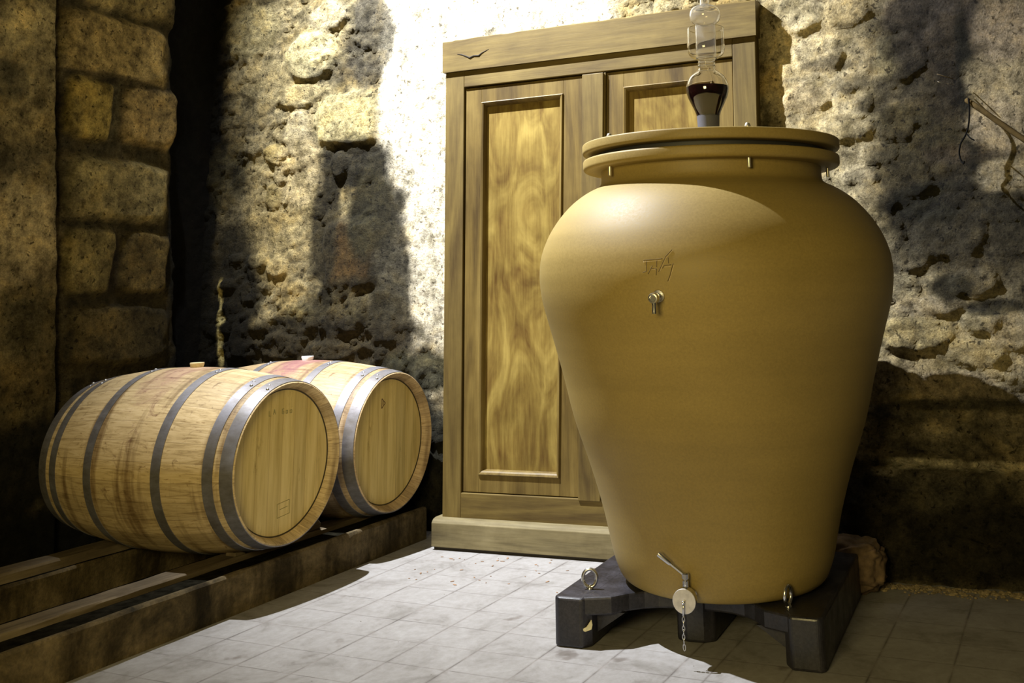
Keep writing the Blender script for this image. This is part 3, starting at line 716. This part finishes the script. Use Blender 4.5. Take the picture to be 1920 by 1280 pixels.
# ------------------------------------------------------------------ the cupboard
CW = (.055, .034, .010), (.125, .087, .024), (.185, .134, .040)
MWV = m_wood('walnut_upright', *CW, 'Z', .55, 1, .35); MWH = m_wood('walnut_rail', *CW, 'X', .55, 1, .35)
MWD = m_wood('walnut_door_frame', (.05, .030, .008), (.130, .087, .022), (.195, .138, .040), 'Z', .5, 1, .3)
MWP = m_wood('walnut_panel', (.075, .036, .008), (.190, .128, .030), (.33, .245, .066), 'Z', .42, 1, .45, .85, .12, .30, 2.6)
MWB = m_wood('walnut_plinth', (.075, .06, .03), (.175, .143, .07), (.26, .22, .12), 'X', .7, 1, .5)
MGAP = m_plain('gap_dark', (.02, .015, .01), .9)
cup = empty('cupboard', P0, AW); tag(cup, 'tall wooden wall cupboard with two panelled doors and a heavy cornice', 'cupboard')
def rack(o, k=1.0):
    """the old carcass is racked a little out of plumb: shear each vertex"""
    for v in o.data.vertices:
        s = .044 * min(max(v.co.x, 0) / .72, 1.0)
        v.co.x += s * (v.co.z - 1.75) * .8
    return o
def cbox(name, x0, x1, y0, y1, z0, z1, m, bevel=.003, parent=cup, subdiv=10):
    bm = bmesh.new(); box(bm, x0, x1, y0, y1, z0, z1)
    if (x1 - x0) > .5: bmesh.ops.subdivide_edges(bm, edges=[e for e in bm.edges if abs(e.verts[0].co.x - e.verts[1].co.x) > .3], cuts=subdiv)
    o = obj(name, bm, m, parent, bevel=bevel); return rack(o)
W = 1.452
# back board, frame members and cornice; y = 0 is the face of the frame, + is into the wall
cbox('back_board', .01, W - .01, .045, .06, .01, 2.16, MGAP, 0)
cbox('stile', .010, .105, 0, .262, .10, 2.02, MWV)
cbox('stile', 1.350, 1.446, 0, .11, .10, 2.02, MWV)
cbox('top_rail', .105, 1.350, 0, .05, 1.944, 2.02, MWH)
cbox('bottom_rail', .105, 1.350, 0, .05, .10, .219, MWH)
bm = bmesh.new()     # cornice: board with a chipped, sagging top edge
n = 90; rg = []
for i in range(n + 1):
    x = W * i / n; yb_ = .26 - .16 * min(1, i / n * 1.2)
    chip = -.006 * max(0, noise.noise(Vector((x * 14, 2.2, 0)))) - (.004 if x < .06 else 0)
    sec = [(-.012, 2.0195), (-.013, 2.165 + chip), (-.008, 2.1695 + chip), (yb_, 2.172 + chip * .5), (yb_, 2.0195)]
    rg.append([bm.verts.new((x, y, z)) for y, z in sec])
for a, b_ in zip(rg, rg[1:]):
    for k in range(5): bm.faces.new((a[k], a[(k + 1) % 5], b_[(k + 1) % 5], b_[k]))
bm.faces.new(rg[0][::-1]); bm.faces.new(rg[-1])
co = rack(obj('cornice', bm, MWH, cup))
bm = bmesh.new()     # split in the cornice face near its left end
tube(bm, [(x, -.0132, z) for x, z in ((.075, 2.099), (.10, 2.094), (.125, 2.083), (.14, 2.075), (.16, 2.082), (.185, 2.080), (.20, 2.090), (.235, 2.104))], [.0005, .002, .003, .0035, .003, .0032, .0022, .0005], 6)
rack(obj('split', bm, MGAP, co))
bm = bmesh.new()     # plinth with a moulded top edge
sec = [(-.040, .012), (-.040, .104), (-.034, .112), (-.026, .118), (-.008, .122), (.25, .122), (.25, .012)]
a = [bm.verts.new((-.018, y, z)) for y, z in sec]; b_ = [bm.verts.new((W + .018, min(y, .09), z)) for y, z in sec]
bm.faces.new(a[::-1]); bm.faces.new(b_)
for k in range(7): bm.faces.new((a[k], a[(k + 1) % 7], b_[(k + 1) % 7], b_[k]))
obj('plinth', bm, MWB, cup, bevel=.002)
cbox('plinth_foot', -.01, W, -.03, .09, 0, .012, MGAP, 0)
def frame_mould(bm, x0, x1, z0, z1, w_, y_out, y_in):
    """mitred moulding round an opening, sloping from y_out at the outside to y_in at the inside"""
    prof = [(0, y_in), (0, y_out - .004), (w_ * .18, y_out - .007), (w_ * .5, y_out - .004), (w_ * .75, y_out + .002), (w_, y_in)]
    rings = []
    for (cx, cz, sx, sz) in ((x0, z0, 1, 1), (x1, z0, -1, 1), (x1, z1, -1, -1), (x0, z1, 1, -1)):
        rings.append([bm.verts.new((cx + sx * d_, y, cz + sz * d_)) for d_, y in prof])
    for i in range(4):
        a, b_ = rings[i], rings[(i + 1) % 4]
        for k in range(len(prof) - 1): bm.faces.new((a[k], a[k + 1], b_[k + 1], b_[k]))
def door(x0, x1, sl, sr):
    root_ = cup
    z0, z1 = .2225, 1.9385; tw = .077; bw = .075
    yf, yb = .010, .034
    bm = bmesh.new()
    xl, xr, zb, zt = x0 + sl, x1 - sr, z0 + .068, z1 - .070
    box(bm, x0, xl, yf, yb, z0, z1); box(bm, xr, x1, yf, yb, z0, z1)
    box(bm, xl, xr, yf, yb, z0, zb); box(bm, xl, xr, yf, yb, zt, z1)
    d_ = rack(obj('door', bm, MWD, cup, bevel=.0015))
    bm = bmesh.new(); frame_mould(bm, xl, xr, zb, zt, .022, yf, yf + .018)
    rack(obj('moulding', bm, MWD, d_))
    bm = bmesh.new(); box(bm, xl + .018, xr - .018, yf + .016, yf + .022, zb + .018, zt - .018)
    rack(obj('panel', bm, MWP, d_))
    return d_
dl = door(.111, .700, .079, .110)
dr = door(.792, 1.346, .078, .078)
cbox('cover_strip', .684, .782, -.006, .012, .2130, 1.9385, MWV, .002)
cbox('cover_strip_edge', .7825, .7905, .002, .012, .2130, 1.9385, MWV, .001)
MCLOTH = m_plain('cobweb', (.8, .8, .78), .9)
# ------------------------------------------------------------------ the clay jar and its stand
BL = Vector((.2925, 3.4445, 0)); BR = math.atan2(-.353, .936)
def m_black():
    m, nt, b = new_mat('black_plastic'); b.inputs['Roughness'].default_value = .42; b.inputs['Specular IOR Level'].default_value = .5
    v = mapping(nt); f = noise_t(nt, v, 120, 4, .7); d_ = noise_t(nt, v, 10, 6, .7)
    c = ramp(nt, f, ((.35, (.007, .007, .009)), (.75, (.022, .021, .027))))
    c = mix(nt, 1.0, c, ramp(nt, d_, ((.4, (1, 1, 1)), (.75, (1.9, 1.75, 1.8)))), 'MULTIPLY')
    nt.links.new(c, b.inputs['Base Color']); nt.links.new(ramp(nt, d_, ((.35, (.30, .30, .30)), (.65, (.55, .55, .55)))), b.inputs['Roughness'])
    bump(nt, b, f, .3, .001); return m
MBLK = m_black()
stand = empty('jar_stand', BL, BR); tag(stand, 'low black plastic stand with block feet carrying the big clay jar', 'stand')
HT = .137; hw, hd = .398, .368
def side_poly(s):
    # plan of one side runner with chamfered outer corners; s = -1 left, 1 right
    c = .012
    p = [(-hw, -hd + c), (-hw + c, -hd), (-hw + .092, -hd), (-hw + .112, -hd + .03), (-hw + .112, hd - .03), (-hw + .092, hd), (-hw + c, hd), (-hw, hd - c)]
    return [(s * -x, y) for x, y in p][::(1 if s < 0 else -1)] if s > 0 else p
for s in (-1, 1):
    p = side_poly(s); bm = bmesh.new(); prism(bm, p, 0, HT)
    obj('side_runner', bm, MBLK, stand, bevel=.009, seg=3)
bm = bmesh.new(); prism(bm, [(-.066, -.212), (-.03, -.225), (.02, -.222), (.05, -.20), (.05, .20), (-.066, .21)], 0, HT - .004)
obj('centre_runner', bm, MBLK, stand, bevel=.008, seg=3)
# deck: hollow front and back edges following the jar
pts = [(-hw + .11, -hd + .012)]
def arc(s):
    o_ = []
    for i in range(13):
        a_ = -1 + 2 * i / 12; x = a_ * (hw - .17); o_.append((x * s, (-.218 - .11 * abs(a_) ** 3.2) * s))
    return o_
front = [(-hw + .085, -hd + .004)] + arc(1) + [(hw - .085, -hd + .004)]
back = [(hw - .085, hd - .004)] + arc(-1) + [(-hw + .085, hd - .004)]
bm = bmesh.new(); prism(bm, front + back, HT - .050, HT - .0005)
obj('deck', bm, MBLK, stand, bevel=.006, seg=2)
for s in (-1, 1):     # braces between feet and deck
    for (y0, y1) in ((-.30, -.20), (.20, .30)):
        bm = bmesh.new()
        x0 = s * (hw - .113); x1 = s * (hw - .20)
        v = [bm.verts.new(p) for p in ((x0, y0, .03), (x0, y1, .03), (x0, y0, HT - .05), (x0, y1, HT - .05), (x1, y0, HT - .05), (x1, y1, HT - .05))]
        for f in ((0, 2, 4), (1, 5, 3), (0, 1, 3, 2), (2, 3, 5, 4), (0, 4, 5, 1)): bm.faces.new([v[i] for i in f])
        obj('brace', bm, MBLK, stand)
MSS = m_plain('stainless_steel', (.62, .61, .60), .25, 1.0, .1, 30)
for k, (ex, ey, rz) in enumerate(((-.318, -.272, .35), (.290, -.290, 1.35), (-.318, .27, .5), (.30, .27, 1.1))):
    bm = bmesh.new(); R_ = .021
    c = Vector((ex, ey, HT + R_ + .010)); ax = Vector((math.cos(rz), math.sin(rz), 0))
    tube(bm, [c + R_ * (math.cos(t) * ax + math.sin(t) * 1.2 * Vector((0, 0, 1))) for t in [2 * PI * i / 28 for i in range(28)]], .0053, 10, closed=True)
    lathe(bm, [(0, -.004), (.010, -.004), (.0105, .0035), (.006, .008), (.005, .012)], 16, Matrix.Translation((ex, ey, HT)))
    obj('eyebolt', bm, MSS, stand, smooth=True)
bm = bmesh.new()     # chip in the black skin of the left foot
v = [bm.verts.new(p) for p in ((-.312, -.3665, .052), (-.296, -.359, .058), (-.285, -.347, .075), (-.283, -.345, .062), (-.285, -.348, .050), (-.30, -.360, .046))]
bm.faces.new(v)
ch = obj('chip', bm, m_plain('bare_foam', (.72, .66, .42), .9), stand); sm_ = ch.modifiers.new('thick', 'SOLIDIFY'); sm_.thickness = .003; sm_.offset = 0
ch['label'] = 'pale yellow chip where the black skin is broken'

def m_clay():
    m, nt, b = new_mat('fired_clay'); b.inputs['Roughness'].default_value = .6; b.inputs['Specular IOR Level'].default_value = .42
    v = mapping(nt); f = noise_t(nt, v, 150, 5, .7); g = noise_t(nt, v, 2.2, 4, .5); v2 = mapping(nt, (1, 1, 14)); h = noise_t(nt, v2, 1.6, 4, .5)
    c = ramp(nt, g, ((.3, (.235, .168, .046)), (.7, (.295, .213, .064))))
    c = mix(nt, 1.0, c, ramp(nt, f, ((.3, (.86, .86, .86)), (.7, (1.1, 1.1, 1.1)))), 'MULTIPLY')
    c = mix(nt, .5, c, ramp(nt, h, ((.35, (.9, .9, .9)), (.65, (1.06, 1.06, 1.06)))), 'MULTIPLY')
    nt.links.new(c, b.inputs['Base Color'])
    nt.links.new(ramp(nt, f, ((.3, (.52, .52, .52)), (.7, (.62, .62, .62)))), b.inputs['Roughness'])
    bump(nt, b, f, .12, .001); return m
MCLAY = m_clay()
nz = Vector((.0125, -.0179, 1)).normalized(); nu = Vector((0, 1, 0)).cross(nz).normalized(); nw = nz.cross(nu)
jar = empty('clay_jar'); jar.matrix_world = Matrix.Translation((.3122, 3.394, 0)) @ Matrix((nu, nw, nz)).transposed().to_4x4()
tag(jar, 'huge ochre clay wine jar with bolted round lid and steel taps', 'jar')
key = [(.14, .268), (.147, .300), (.16, .317), (.18, .328), (.22, .342), (.28, .356), (.36, .375), (.48, .412), (.62, .461), (.76, .4975), (.88, .532), (.98, .561), (1.04, .5705), (1.08, .5715), (1.13, .565), (1.18, .5475), (1.22, .526), (1.26, .497), (1.295, .464), (1.32, .432), (1.338, .402), (1.348, .380), (1.358, .369), (1.372, .366), (1.408, .366)]
kz = np.array([k[0] for k in key]); kr = np.array([k[1] for k in key])
def jr(z):
    i = int(np.clip(np.searchsorted(kz, z) - 1, 0, len(kz) - 2))
    def sl(j):
        if j <= 0 or j >= len(kz) - 1: return (kr[min(j + 1, len(kz) - 1)] - kr[max(j - 1, 0)]) / (kz[min(j + 1, len(kz) - 1)] - kz[max(j - 1, 0)])
        return (kr[j + 1] - kr[j - 1]) / (kz[j + 1] - kz[j - 1])
    h = kz[i + 1] - kz[i]; t = (z - kz[i]) / h
    return (2 * t ** 3 - 3 * t ** 2 + 1) * kr[i] + (t ** 3 - 2 * t ** 2 + t) * h * sl(i) + (-2 * t ** 3 + 3 * t ** 2) * kr[i + 1] + (t ** 3 - t ** 2) * h * sl(i + 1)
def jpt(ang, z, out=0.0):
    r = jr(z) + out; return Vector((r * math.cos(ang), r * math.sin(ang), z))
zs = sorted(set([round(float(z), 4) for z in np.concatenate([np.linspace(.14, .20, 14), np.linspace(.2, 1.408, 120)])]))
bm = bmesh.new(); pr = [(0, .1385), (.262, .1385)] + [(jr(z), z) for z in zs] + [(.31, 1.408), (.31, 1.36), (.40, 1.28), (.48, 1.1), (.40, .6), (.27, .2), (0, .18)]
lathe(bm, pr, 160)
body = obj('body', bm, MCLAY, jar, smooth=True, sharp=50)
def slab(z0, z1, r, fil=.012):
    o_ = [(0, z0), (r - fil, z0)]
    for k in range(1, 6): a_ = k / 5 * PI / 2; o_.append((r - fil + fil * math.sin(a_), z0 + fil - fil * math.cos(a_)))
    f2_ = fil * .55
    for k in range(0, 6): a_ = k / 5 * PI / 2; o_.append((r - f2_ + f2_ * math.cos(a_), z1 - f2_ + f2_ * math.sin(a_)))
    return o_ + [(0, z1)]
RL = .4265
bm = bmesh.new(); o_ = slab(1.4035, 1.4405, RL, .013); o_[0] = (.30, 1.4035); o_[-1] = (.30, 1.4405); lathe(bm, o_, 160, close=True)
obj('rim_flange', bm, MCLAY, jar, smooth=True, sharp=50)
bm = bmesh.new(); lathe(bm, slab(1.4400, 1.4590, RL - .045, .004), 128)
obj('gasket', bm, m_plain('black_rubber', (.02, .02, .02), .6), jar, smooth=True, sharp=40)
bm = bmesh.new(); o_ = slab(1.4585, 1.4925, RL + .002, .010); o_[-1:] = [(.20, 1.4945), (0, 1.4955)]; lathe(bm, o_, 160)
lid = obj('lid', bm, MCLAY, jar, smooth=True, sharp=50)
MBR = m_plain('bolt_steel', (.66, .62, .52), .35, .85, .1)
J0 = math.radians(-90)
for k in range(5):
    a_ = J0 + math.radians(12 + 72 * k) ; r = .388
    c = Matrix.Translation((r * math.cos(a_), r * math.sin(a_), 0))
    bm = bmesh.new()
    lathe(bm, [(0, 1.374), (.0052, 1.374), (.0058, 1.376), (.0058, 1.412), (0, 1.412)], 14, c)
    obj('bolt', bm, MBR, jar, smooth=True, sharp=30); bm = bmesh.new()
    lathe(bm, [(0, 1.4930), (.0125, 1.4930), (.0125, 1.4955), (.0095, 1.4955), (.0095, 1.501), (.006, 1.508), (0, 1.510)], 12, c)
    obj('nut', bm, MBR, jar, smooth=True, sharp=30)
# maker's mark pressed into the shoulder: dark strokes painted for its shade, pale ones for lit edges
A0 = math.radians(-111.4); Z0 = 1.098
def onjar(x, z, out=.0003):
    zz = Z0 + z; a_ = A0 + x / jr(Z0); return jpt(a_, zz, out)
def stroke(bm, pts, rad=.0010):
    dense = []
    for p, q in zip(pts, pts[1:]):
        for i in range(6): t = i / 6; dense.append((p[0] * (1 - t) + q[0] * t, p[1] * (1 - t) + q[1] * t))
    dense.append(pts[-1]); tube(bm, [onjar(*p) for p in dense], rad, 6)
PXM = .00182     # metres per photograph pixel on the shoulder, for the size of the mark
def L_(*pts): return [((px - 1231) * PXM, -(py - 489) * PXM * 1.03) for px, py in pts]
MGR = m_plain('mark_groove_shade', (.10, .065, .022), .9); MGL = m_plain('mark_edge_light', (.62, .48, .28), .5)
bm = bmesh.new()
for p in (L_((1209, 486), (1222, 485), (1240, 484)), L_((1214, 487), (1214, 502), (1208, 504)), L_((1224, 494), (1217, 506)), L_((1222, 498), (1231, 499), (1230, 508)), L_((1231, 486), (1231, 496)),
          L_((1255, 471), (1245, 481), (1234, 503)), L_((1249, 482), (1250, 491)), L_((1240, 498), (1243, 494), (1254, 493)), L_((1257, 491), (1252, 508), (1248, 517))): stroke(bm, p)
obj('maker_mark', bm, MGR, body, smooth=True)
bm = bmesh.new()
for p in (L_((1209, 488.5), (1222, 487.5), (1239, 486.5)), L_((1256, 472.5), (1246, 483), (1236, 503)), L_((1243, 496.5), (1254, 495.5)), L_((1258.5, 493), (1254, 507), (1249.5, 518)), L_((1223, 499.5), (1230, 500))): stroke(bm, p, .0007)
obj('maker_mark_edge_light', bm, MGL, body, smooth=True)
# sampling tap on the shoulder
a_ = math.radians(-111.2); base = jpt(a_, 1.006, -.004); nrm = Vector((math.cos(a_), math.sin(a_), -.10)).normalized()
def along(nrm_, org): return Matrix.Translation(org) @ nrm_.to_track_quat('Z', 'Y').to_matrix().to_4x4()
tapr = empty('sampling_tap'); tapr.parent = jar
bm = bmesh.new(); lathe(bm, [(0, 0), (.0165, 0), (.0175, .006), (.0165, .0085), (.011, .009), (.0105, .018), (.008, .02), (.008, .034), (.0125, .035), (.0145, .038), (.0145, .052), (.0130, .056), (.0095, .0565), (.008, .0545), (0, .0545)], 30, along(nrm, base))
obj('tap_body', bm, MSS, tapr, smooth=True, sharp=35)
tip = base + nrm * .044
bm = bmesh.new(); lathe(bm, [(0, 0), (.0068, 0), (.0075, -.014), (.0060, -.020), (.0065, -.036), (.0060, -.042), (.0035, -.042), (0, -.036)], 20, Matrix.Translation(tip))
obj('tap_spout', bm, MSS, tapr, smooth=True, sharp=40)
# drain valve at the foot
a_ = math.radians(-113.2); vb = jpt(a_, .178, -.01); nv = Vector((math.cos(a_ + .10), math.sin(a_ + .10), -.04)).normalized()
valve = empty('drain_valve'); valve.parent = jar
bm = bmesh.new(); lathe(bm, [(0, 0), (.022, 0), (.022, .014), (.016, .016), (.016, .03), (.026, .033), (.031, .045), (.032, .062), (.028, .070), (0, .070)], 36, along(nv, vb))
obj('valve_body', bm, MSS, valve, smooth=True, sharp=35)
cc = vb + nv * .070
bm = bmesh.new(); lathe(bm, [(0, 0), (.0325, 0), (.033, .001), (.033, .0042), (.032, .005), (0, .005)], 40, along(nv, cc))
cap = obj('cap', bm, m_plain('cap_steel', (.66, .63, .60), .42, .75, .15, 60), valve, smooth=True, sharp=35)
st0 = vb + nv * .050 + Vector((0, 0, .030))
bm = bmesh.new(); lathe(bm, [(0, 0), (.0085, 0), (.0085, .016), (.006, .018), (.006, .022), (.010, .022), (.010, .034), (.008, .037), (0, .037)], 8, Matrix.Translation(st0))
obj('valve_stem', bm, MSS, valve, smooth=True, sharp=30)
side = Vector((0, 0, 1)).cross(nv).normalized()
hp0 = st0 + Vector((0, 0, .029)); 
lft = -side if (-side).x < 0 else side
hd_ = (lft * .78 + Vector((0, 0, .58)) + nv * .1).normalized()
bm = bmesh.new(); tube(bm, [hp0, hp0 + hd_ * .03, hp0 + hd_ * .052], [.0042, .0042, .0045], 10); 
tube(bm, [hp0 + hd_ * .050, hp0 + hd_ * .056, hp0 + hd_ * .090, hp0 + hd_ * .094], [.0050, .0072, .0082, .0078], 12)
obj('valve_handle', bm, MSS, valve, smooth=True, sharp=40)
# chain hanging from the cap
hk = cc + nv * .006
bm = bmesh.new(); lathe(bm, [(0, 0), (.0045, 0), (.0045, .006), (.003, .009), (0, .0095)], 12, along(nv, hk)); tube(bm, [hk + nv * .006, hk + nv * .009 - Vector((0, 0, .014)), hk + nv * .009 - Vector((0, 0, .034))], .0032, 8)
obj('cap_hook', bm, MSS, valve, smooth=True)
chain = empty('chain'); chain.parent = valve
p = hk + nv * .010 - Vector((0, 0, .036)); proto = None
for k in range(7):
    bm = bmesh.new(); hl, hwd = (.0078 if k < 5 else .0095), .0033
    ax = (side if k % 2 == 0 else (side * .35 + nv * .9)).normalized(); c = p - Vector((0, 0, hl * .78))
    lk = []
    for i in range(20):
        t = 2 * PI * i / 20; lk.append(c + ax * hwd * math.cos(t) * (1.0 if abs(math.sin(t)) < .8 else .85) + Vector((0, 0, 1)) * hl * math.sin(t))
    tube(bm, lk, .0013, 6, closed=True); obj('chain_link', bm, MSS, valve, smooth=True)
    p = c - Vector((0, 0, hl * .62)) + side * random.uniform(-.001, .001)
bpy.data.objects.remove(chain)

# ------------------------------------------------------------------ glass airlock with wine, standing in the lid
def m_glass(tr=1.0):
    m, nt, b = new_mat('clear_glass'); b.inputs['Base Color'].default_value = (1, 1, 1, 1); b.inputs['Roughness'].default_value = .01
    b.inputs['Transmission Weight'].default_value = tr; b.inputs['IOR'].default_value = 1.45; return m
MGL2 = m_glass()
m, nt, b = new_mat('red_wine'); b.inputs['Base Color'].default_value = (.010, .002, .003, 1); b.inputs['Roughness'].default_value = .05; MWINE = m
al = empty('glass_airlock'); al.matrix_world = jar.matrix_world @ Matrix.Translation((.0, .0, 1.4945))
tag(al, 'clear glass airlock with dark red wine in its bulb, standing on the jar lid', 'airlock')
def sp_pts(prof, n=5):
    v = smooth_pts([(a_, 0, b_) for a_, b_ in prof], n); return [(max(q.x, 0), q.z) for q in v]
def thick(prof, t):      # closed glass wall: outer then inner profile
    out_ = prof; inn = []
    for i, (r, z) in enumerate(prof):
        a_ = Vector(prof[max(i - 1, 0)]); b_ = Vector(prof[min(i + 1, len(prof) - 1)]); d_ = (b_ - a_).normalized()
        inn.append((max(r - t * d_.y, .001), z + t * d_.x))
    return out_ + inn[::-1]
bulb = sp_pts([(.033, .060), (.036, .085), (.044, .112), (.058, .142), (.068, .165), (.0722, .188), (.070, .208), (.060, .230), (.044, .245), (.032, .254), (.0285, .262), (.0305, .268), (.0285, .273), (.0300, .280), (.0280, .286), (.034, .294), (.050, .302), (.0605, .314), (.0645, .332), (.0645, .360), (.0640, .385), (.0632, .402)], 5)
bm = bmesh.new(); lathe(bm, thick(bulb, .0030), 64, close=True); g = obj('bulb', bm, MGL2, al, smooth=True)
inner = sp_pts([(.0345, .296), (.0350, .320), (.0350, .380), (.0350, .408), (.0370, .418), (.048, .428), (.0530, .444), (.0515, .462), (.042, .476), (.026, .482), (.0165, .486), (.0160, .500), (.0150, .520), (.0095, .524), (.0085, .540), (.0085, .590)], 5)
bm = bmesh.new(); lathe(bm, thick(inner, .0026), 56, close=True); obj('inner_tube', bm, m_glass(.955), al, smooth=True)
wz = [q for q in bulb if q[1] < .197]
wp = [(0, .066)] + [(r - .0021, z) for r, z in wz if z > .066] + [(0, wz[-1][1])]
bm = bmesh.new(); lathe(bm, wp, 64); wn_ = obj('wine', bm, MWINE, al, smooth=True, sharp=50); wn_['label'] = 'dark red wine filling the lower bulb'
bm = bmesh.new(); lathe(bm, [(0, 0), (.036, 0), (.0355, .03), (.0375, .075), (.0385, .096), (.0365, .0985), (.0335, .097), (.0320, .062), (0, .060)], 48)
stp = obj('stopper', bm, m_plain('grey_rubber', (.055, .055, .072), .7, 0, .1), al, smooth=True, sharp=40); stp['label'] = 'grey rubber stopper'

# ------------------------------------------------------------------ small things along the walls
def wallpt(u, z, out): return P0 + D * u + N * (.08 - out) + Vector((0, 0, z))
bm = bmesh.new()     # rough stone lying at the foot of the wall, right of the jar
bmesh.ops.create_icosphere(bm, subdivisions=5, radius=1)
for v in bm.verts:
    c = v.co; k = Vector((math.copysign(abs(c.x) ** .6, c.x), math.copysign(abs(c.y) ** .6, c.y), math.copysign(abs(c.z) ** .6, c.z)))
    f = 1 + .16 * noise.noise(k * 2.2) + .09 * noise.noise(Vector((k.x * 3, k.y * 3, k.z * 11)))
    v.co = Vector((k.x * .105 * f, k.y * .085 * f, k.z * .083 * f))
rock = obj('loose_stone', bm, m_plain('brown_limestone', (.15, .10, .055), .92, 0, .6, 22, .8), smooth=True)
rock.location = wallpt(1.72, .084, .23); rock.rotation_euler = (0, 0, AW)
tag(rock, 'rough brown stone block at the foot of the back wall, behind the jar stand', 'stone')
MDEB = m_plain('crumbled_mortar', (.22, .17, .09), .95, 0, .6, 40)
bm = bmesh.new()
for i in range(900):
    u = random.uniform(1.55, 2.6); out = .075 + abs(random.gauss(0, .035)); r = random.uniform(.002, .009)
    p = wallpt(u, r * .4, out + .05)
    m = Matrix.Translation(p) @ Matrix.Rotation(random.uniform(0, 6), 4, 'Z') @ Matrix.Diagonal((r * random.uniform(.8, 1.8), r, r * .6, 1))
    bmesh.ops.create_icosphere(bm, subdivisions=1, radius=1, matrix=m)
db = obj('rubble', bm, MDEB); tag(db, 'strip of crumbled mortar and grit fallen along the foot of the right wall', 'rubble', kind='stuff')
bm = bmesh.new()
for i in range(46):
    u = random.uniform(.05, .95); out = .08 + random.uniform(.06, .5); r = random.uniform(.0015, .005)
    m = Matrix.Translation(wallpt(u, .0012, out)) @ Matrix.Rotation(random.uniform(0, 6), 4, 'Z') @ Matrix.Diagonal((r * random.uniform(1, 3.2), r, .0012, 1))
    bmesh.ops.create_icosphere(bm, subdivisions=1, radius=1, matrix=m)
lf = obj('crumbs', bm, m_plain('leaf_brown', (.22, .13, .07), .9, 0, .5, 60)); tag(lf, 'scattered brown leaf crumbs and dirt on the tiles before the cupboard', 'dirt', kind='stuff')

MWIRE = m_plain('black_wire', (.006, .006, .006), .95); MWIRE.node_tree.nodes['Principled BSDF'].inputs['Specular IOR Level'].default_value = 0
o1 = .075
pts = [wallpt(2.243, 1.685, .07), wallpt(2.242, 1.63, .085), wallpt(2.232, 1.575, .085), wallpt(2.219, 1.545, .085), wallpt(2.200, 1.515, .087), wallpt(2.192, 1.480, .088), wallpt(2.197, 1.452, .092), wallpt(2.204, 1.441, .10), wallpt(2.207, 1.450, .105)]
bm = bmesh.new(); tube(bm, smooth_pts(pts, 5), .0032, 7)
tube(bm, smooth_pts([wallpt(2.226, 1.550, .086), wallpt(2.236, 1.533, .10), wallpt(2.25, 1.522, .105)], 4), .0026, 6)
wr = obj('wire', bm, MWIRE, smooth=True); tag(wr, 'short black wire end hanging down the back wall at the plaster edge', 'wire')
bm = bmesh.new()
tube(bm, smooth_pts([wallpt(2.232, 1.69, .005), wallpt(2.245, 1.675, .05), wallpt(2.29, 1.63, .085), wallpt(2.36, 1.562, .10), wallpt(2.44, 1.49, .115), wallpt(2.54, 1.40, .12), wallpt(2.62, 1.34, .09)], 6), .0105, 9)
MEC = m_plain('earthy_cable', (.060, .042, .018), .95, 0, .35, 30); MEC.node_tree.nodes['Principled BSDF'].inputs['Specular IOR Level'].default_value = 0
cb = obj('cable', bm, MEC, smooth=True); tag(cb, 'dusty brown cable running down to the right across the pale plaster', 'cable')
for (u0_, z0_, u1_, z1_, lb) in ((2.143, 1.780, 2.196, 1.766, 'upper of two thin rusty nails sticking out of the dark joint'), (2.143, 1.751, 2.195, 1.744, 'lower of two thin nails, the bright one, in the dark joint')):
    bm = bmesh.new(); tube(bm, [wallpt(u0_, z0_, .11), wallpt(u1_, z1_, .06)], .0018, 6)
    nl = obj('nail', bm, MSS if 'bright' in lb else MRAIL, smooth=True); tag(nl, lb, 'nail', 'nails in the wall right of the jar')
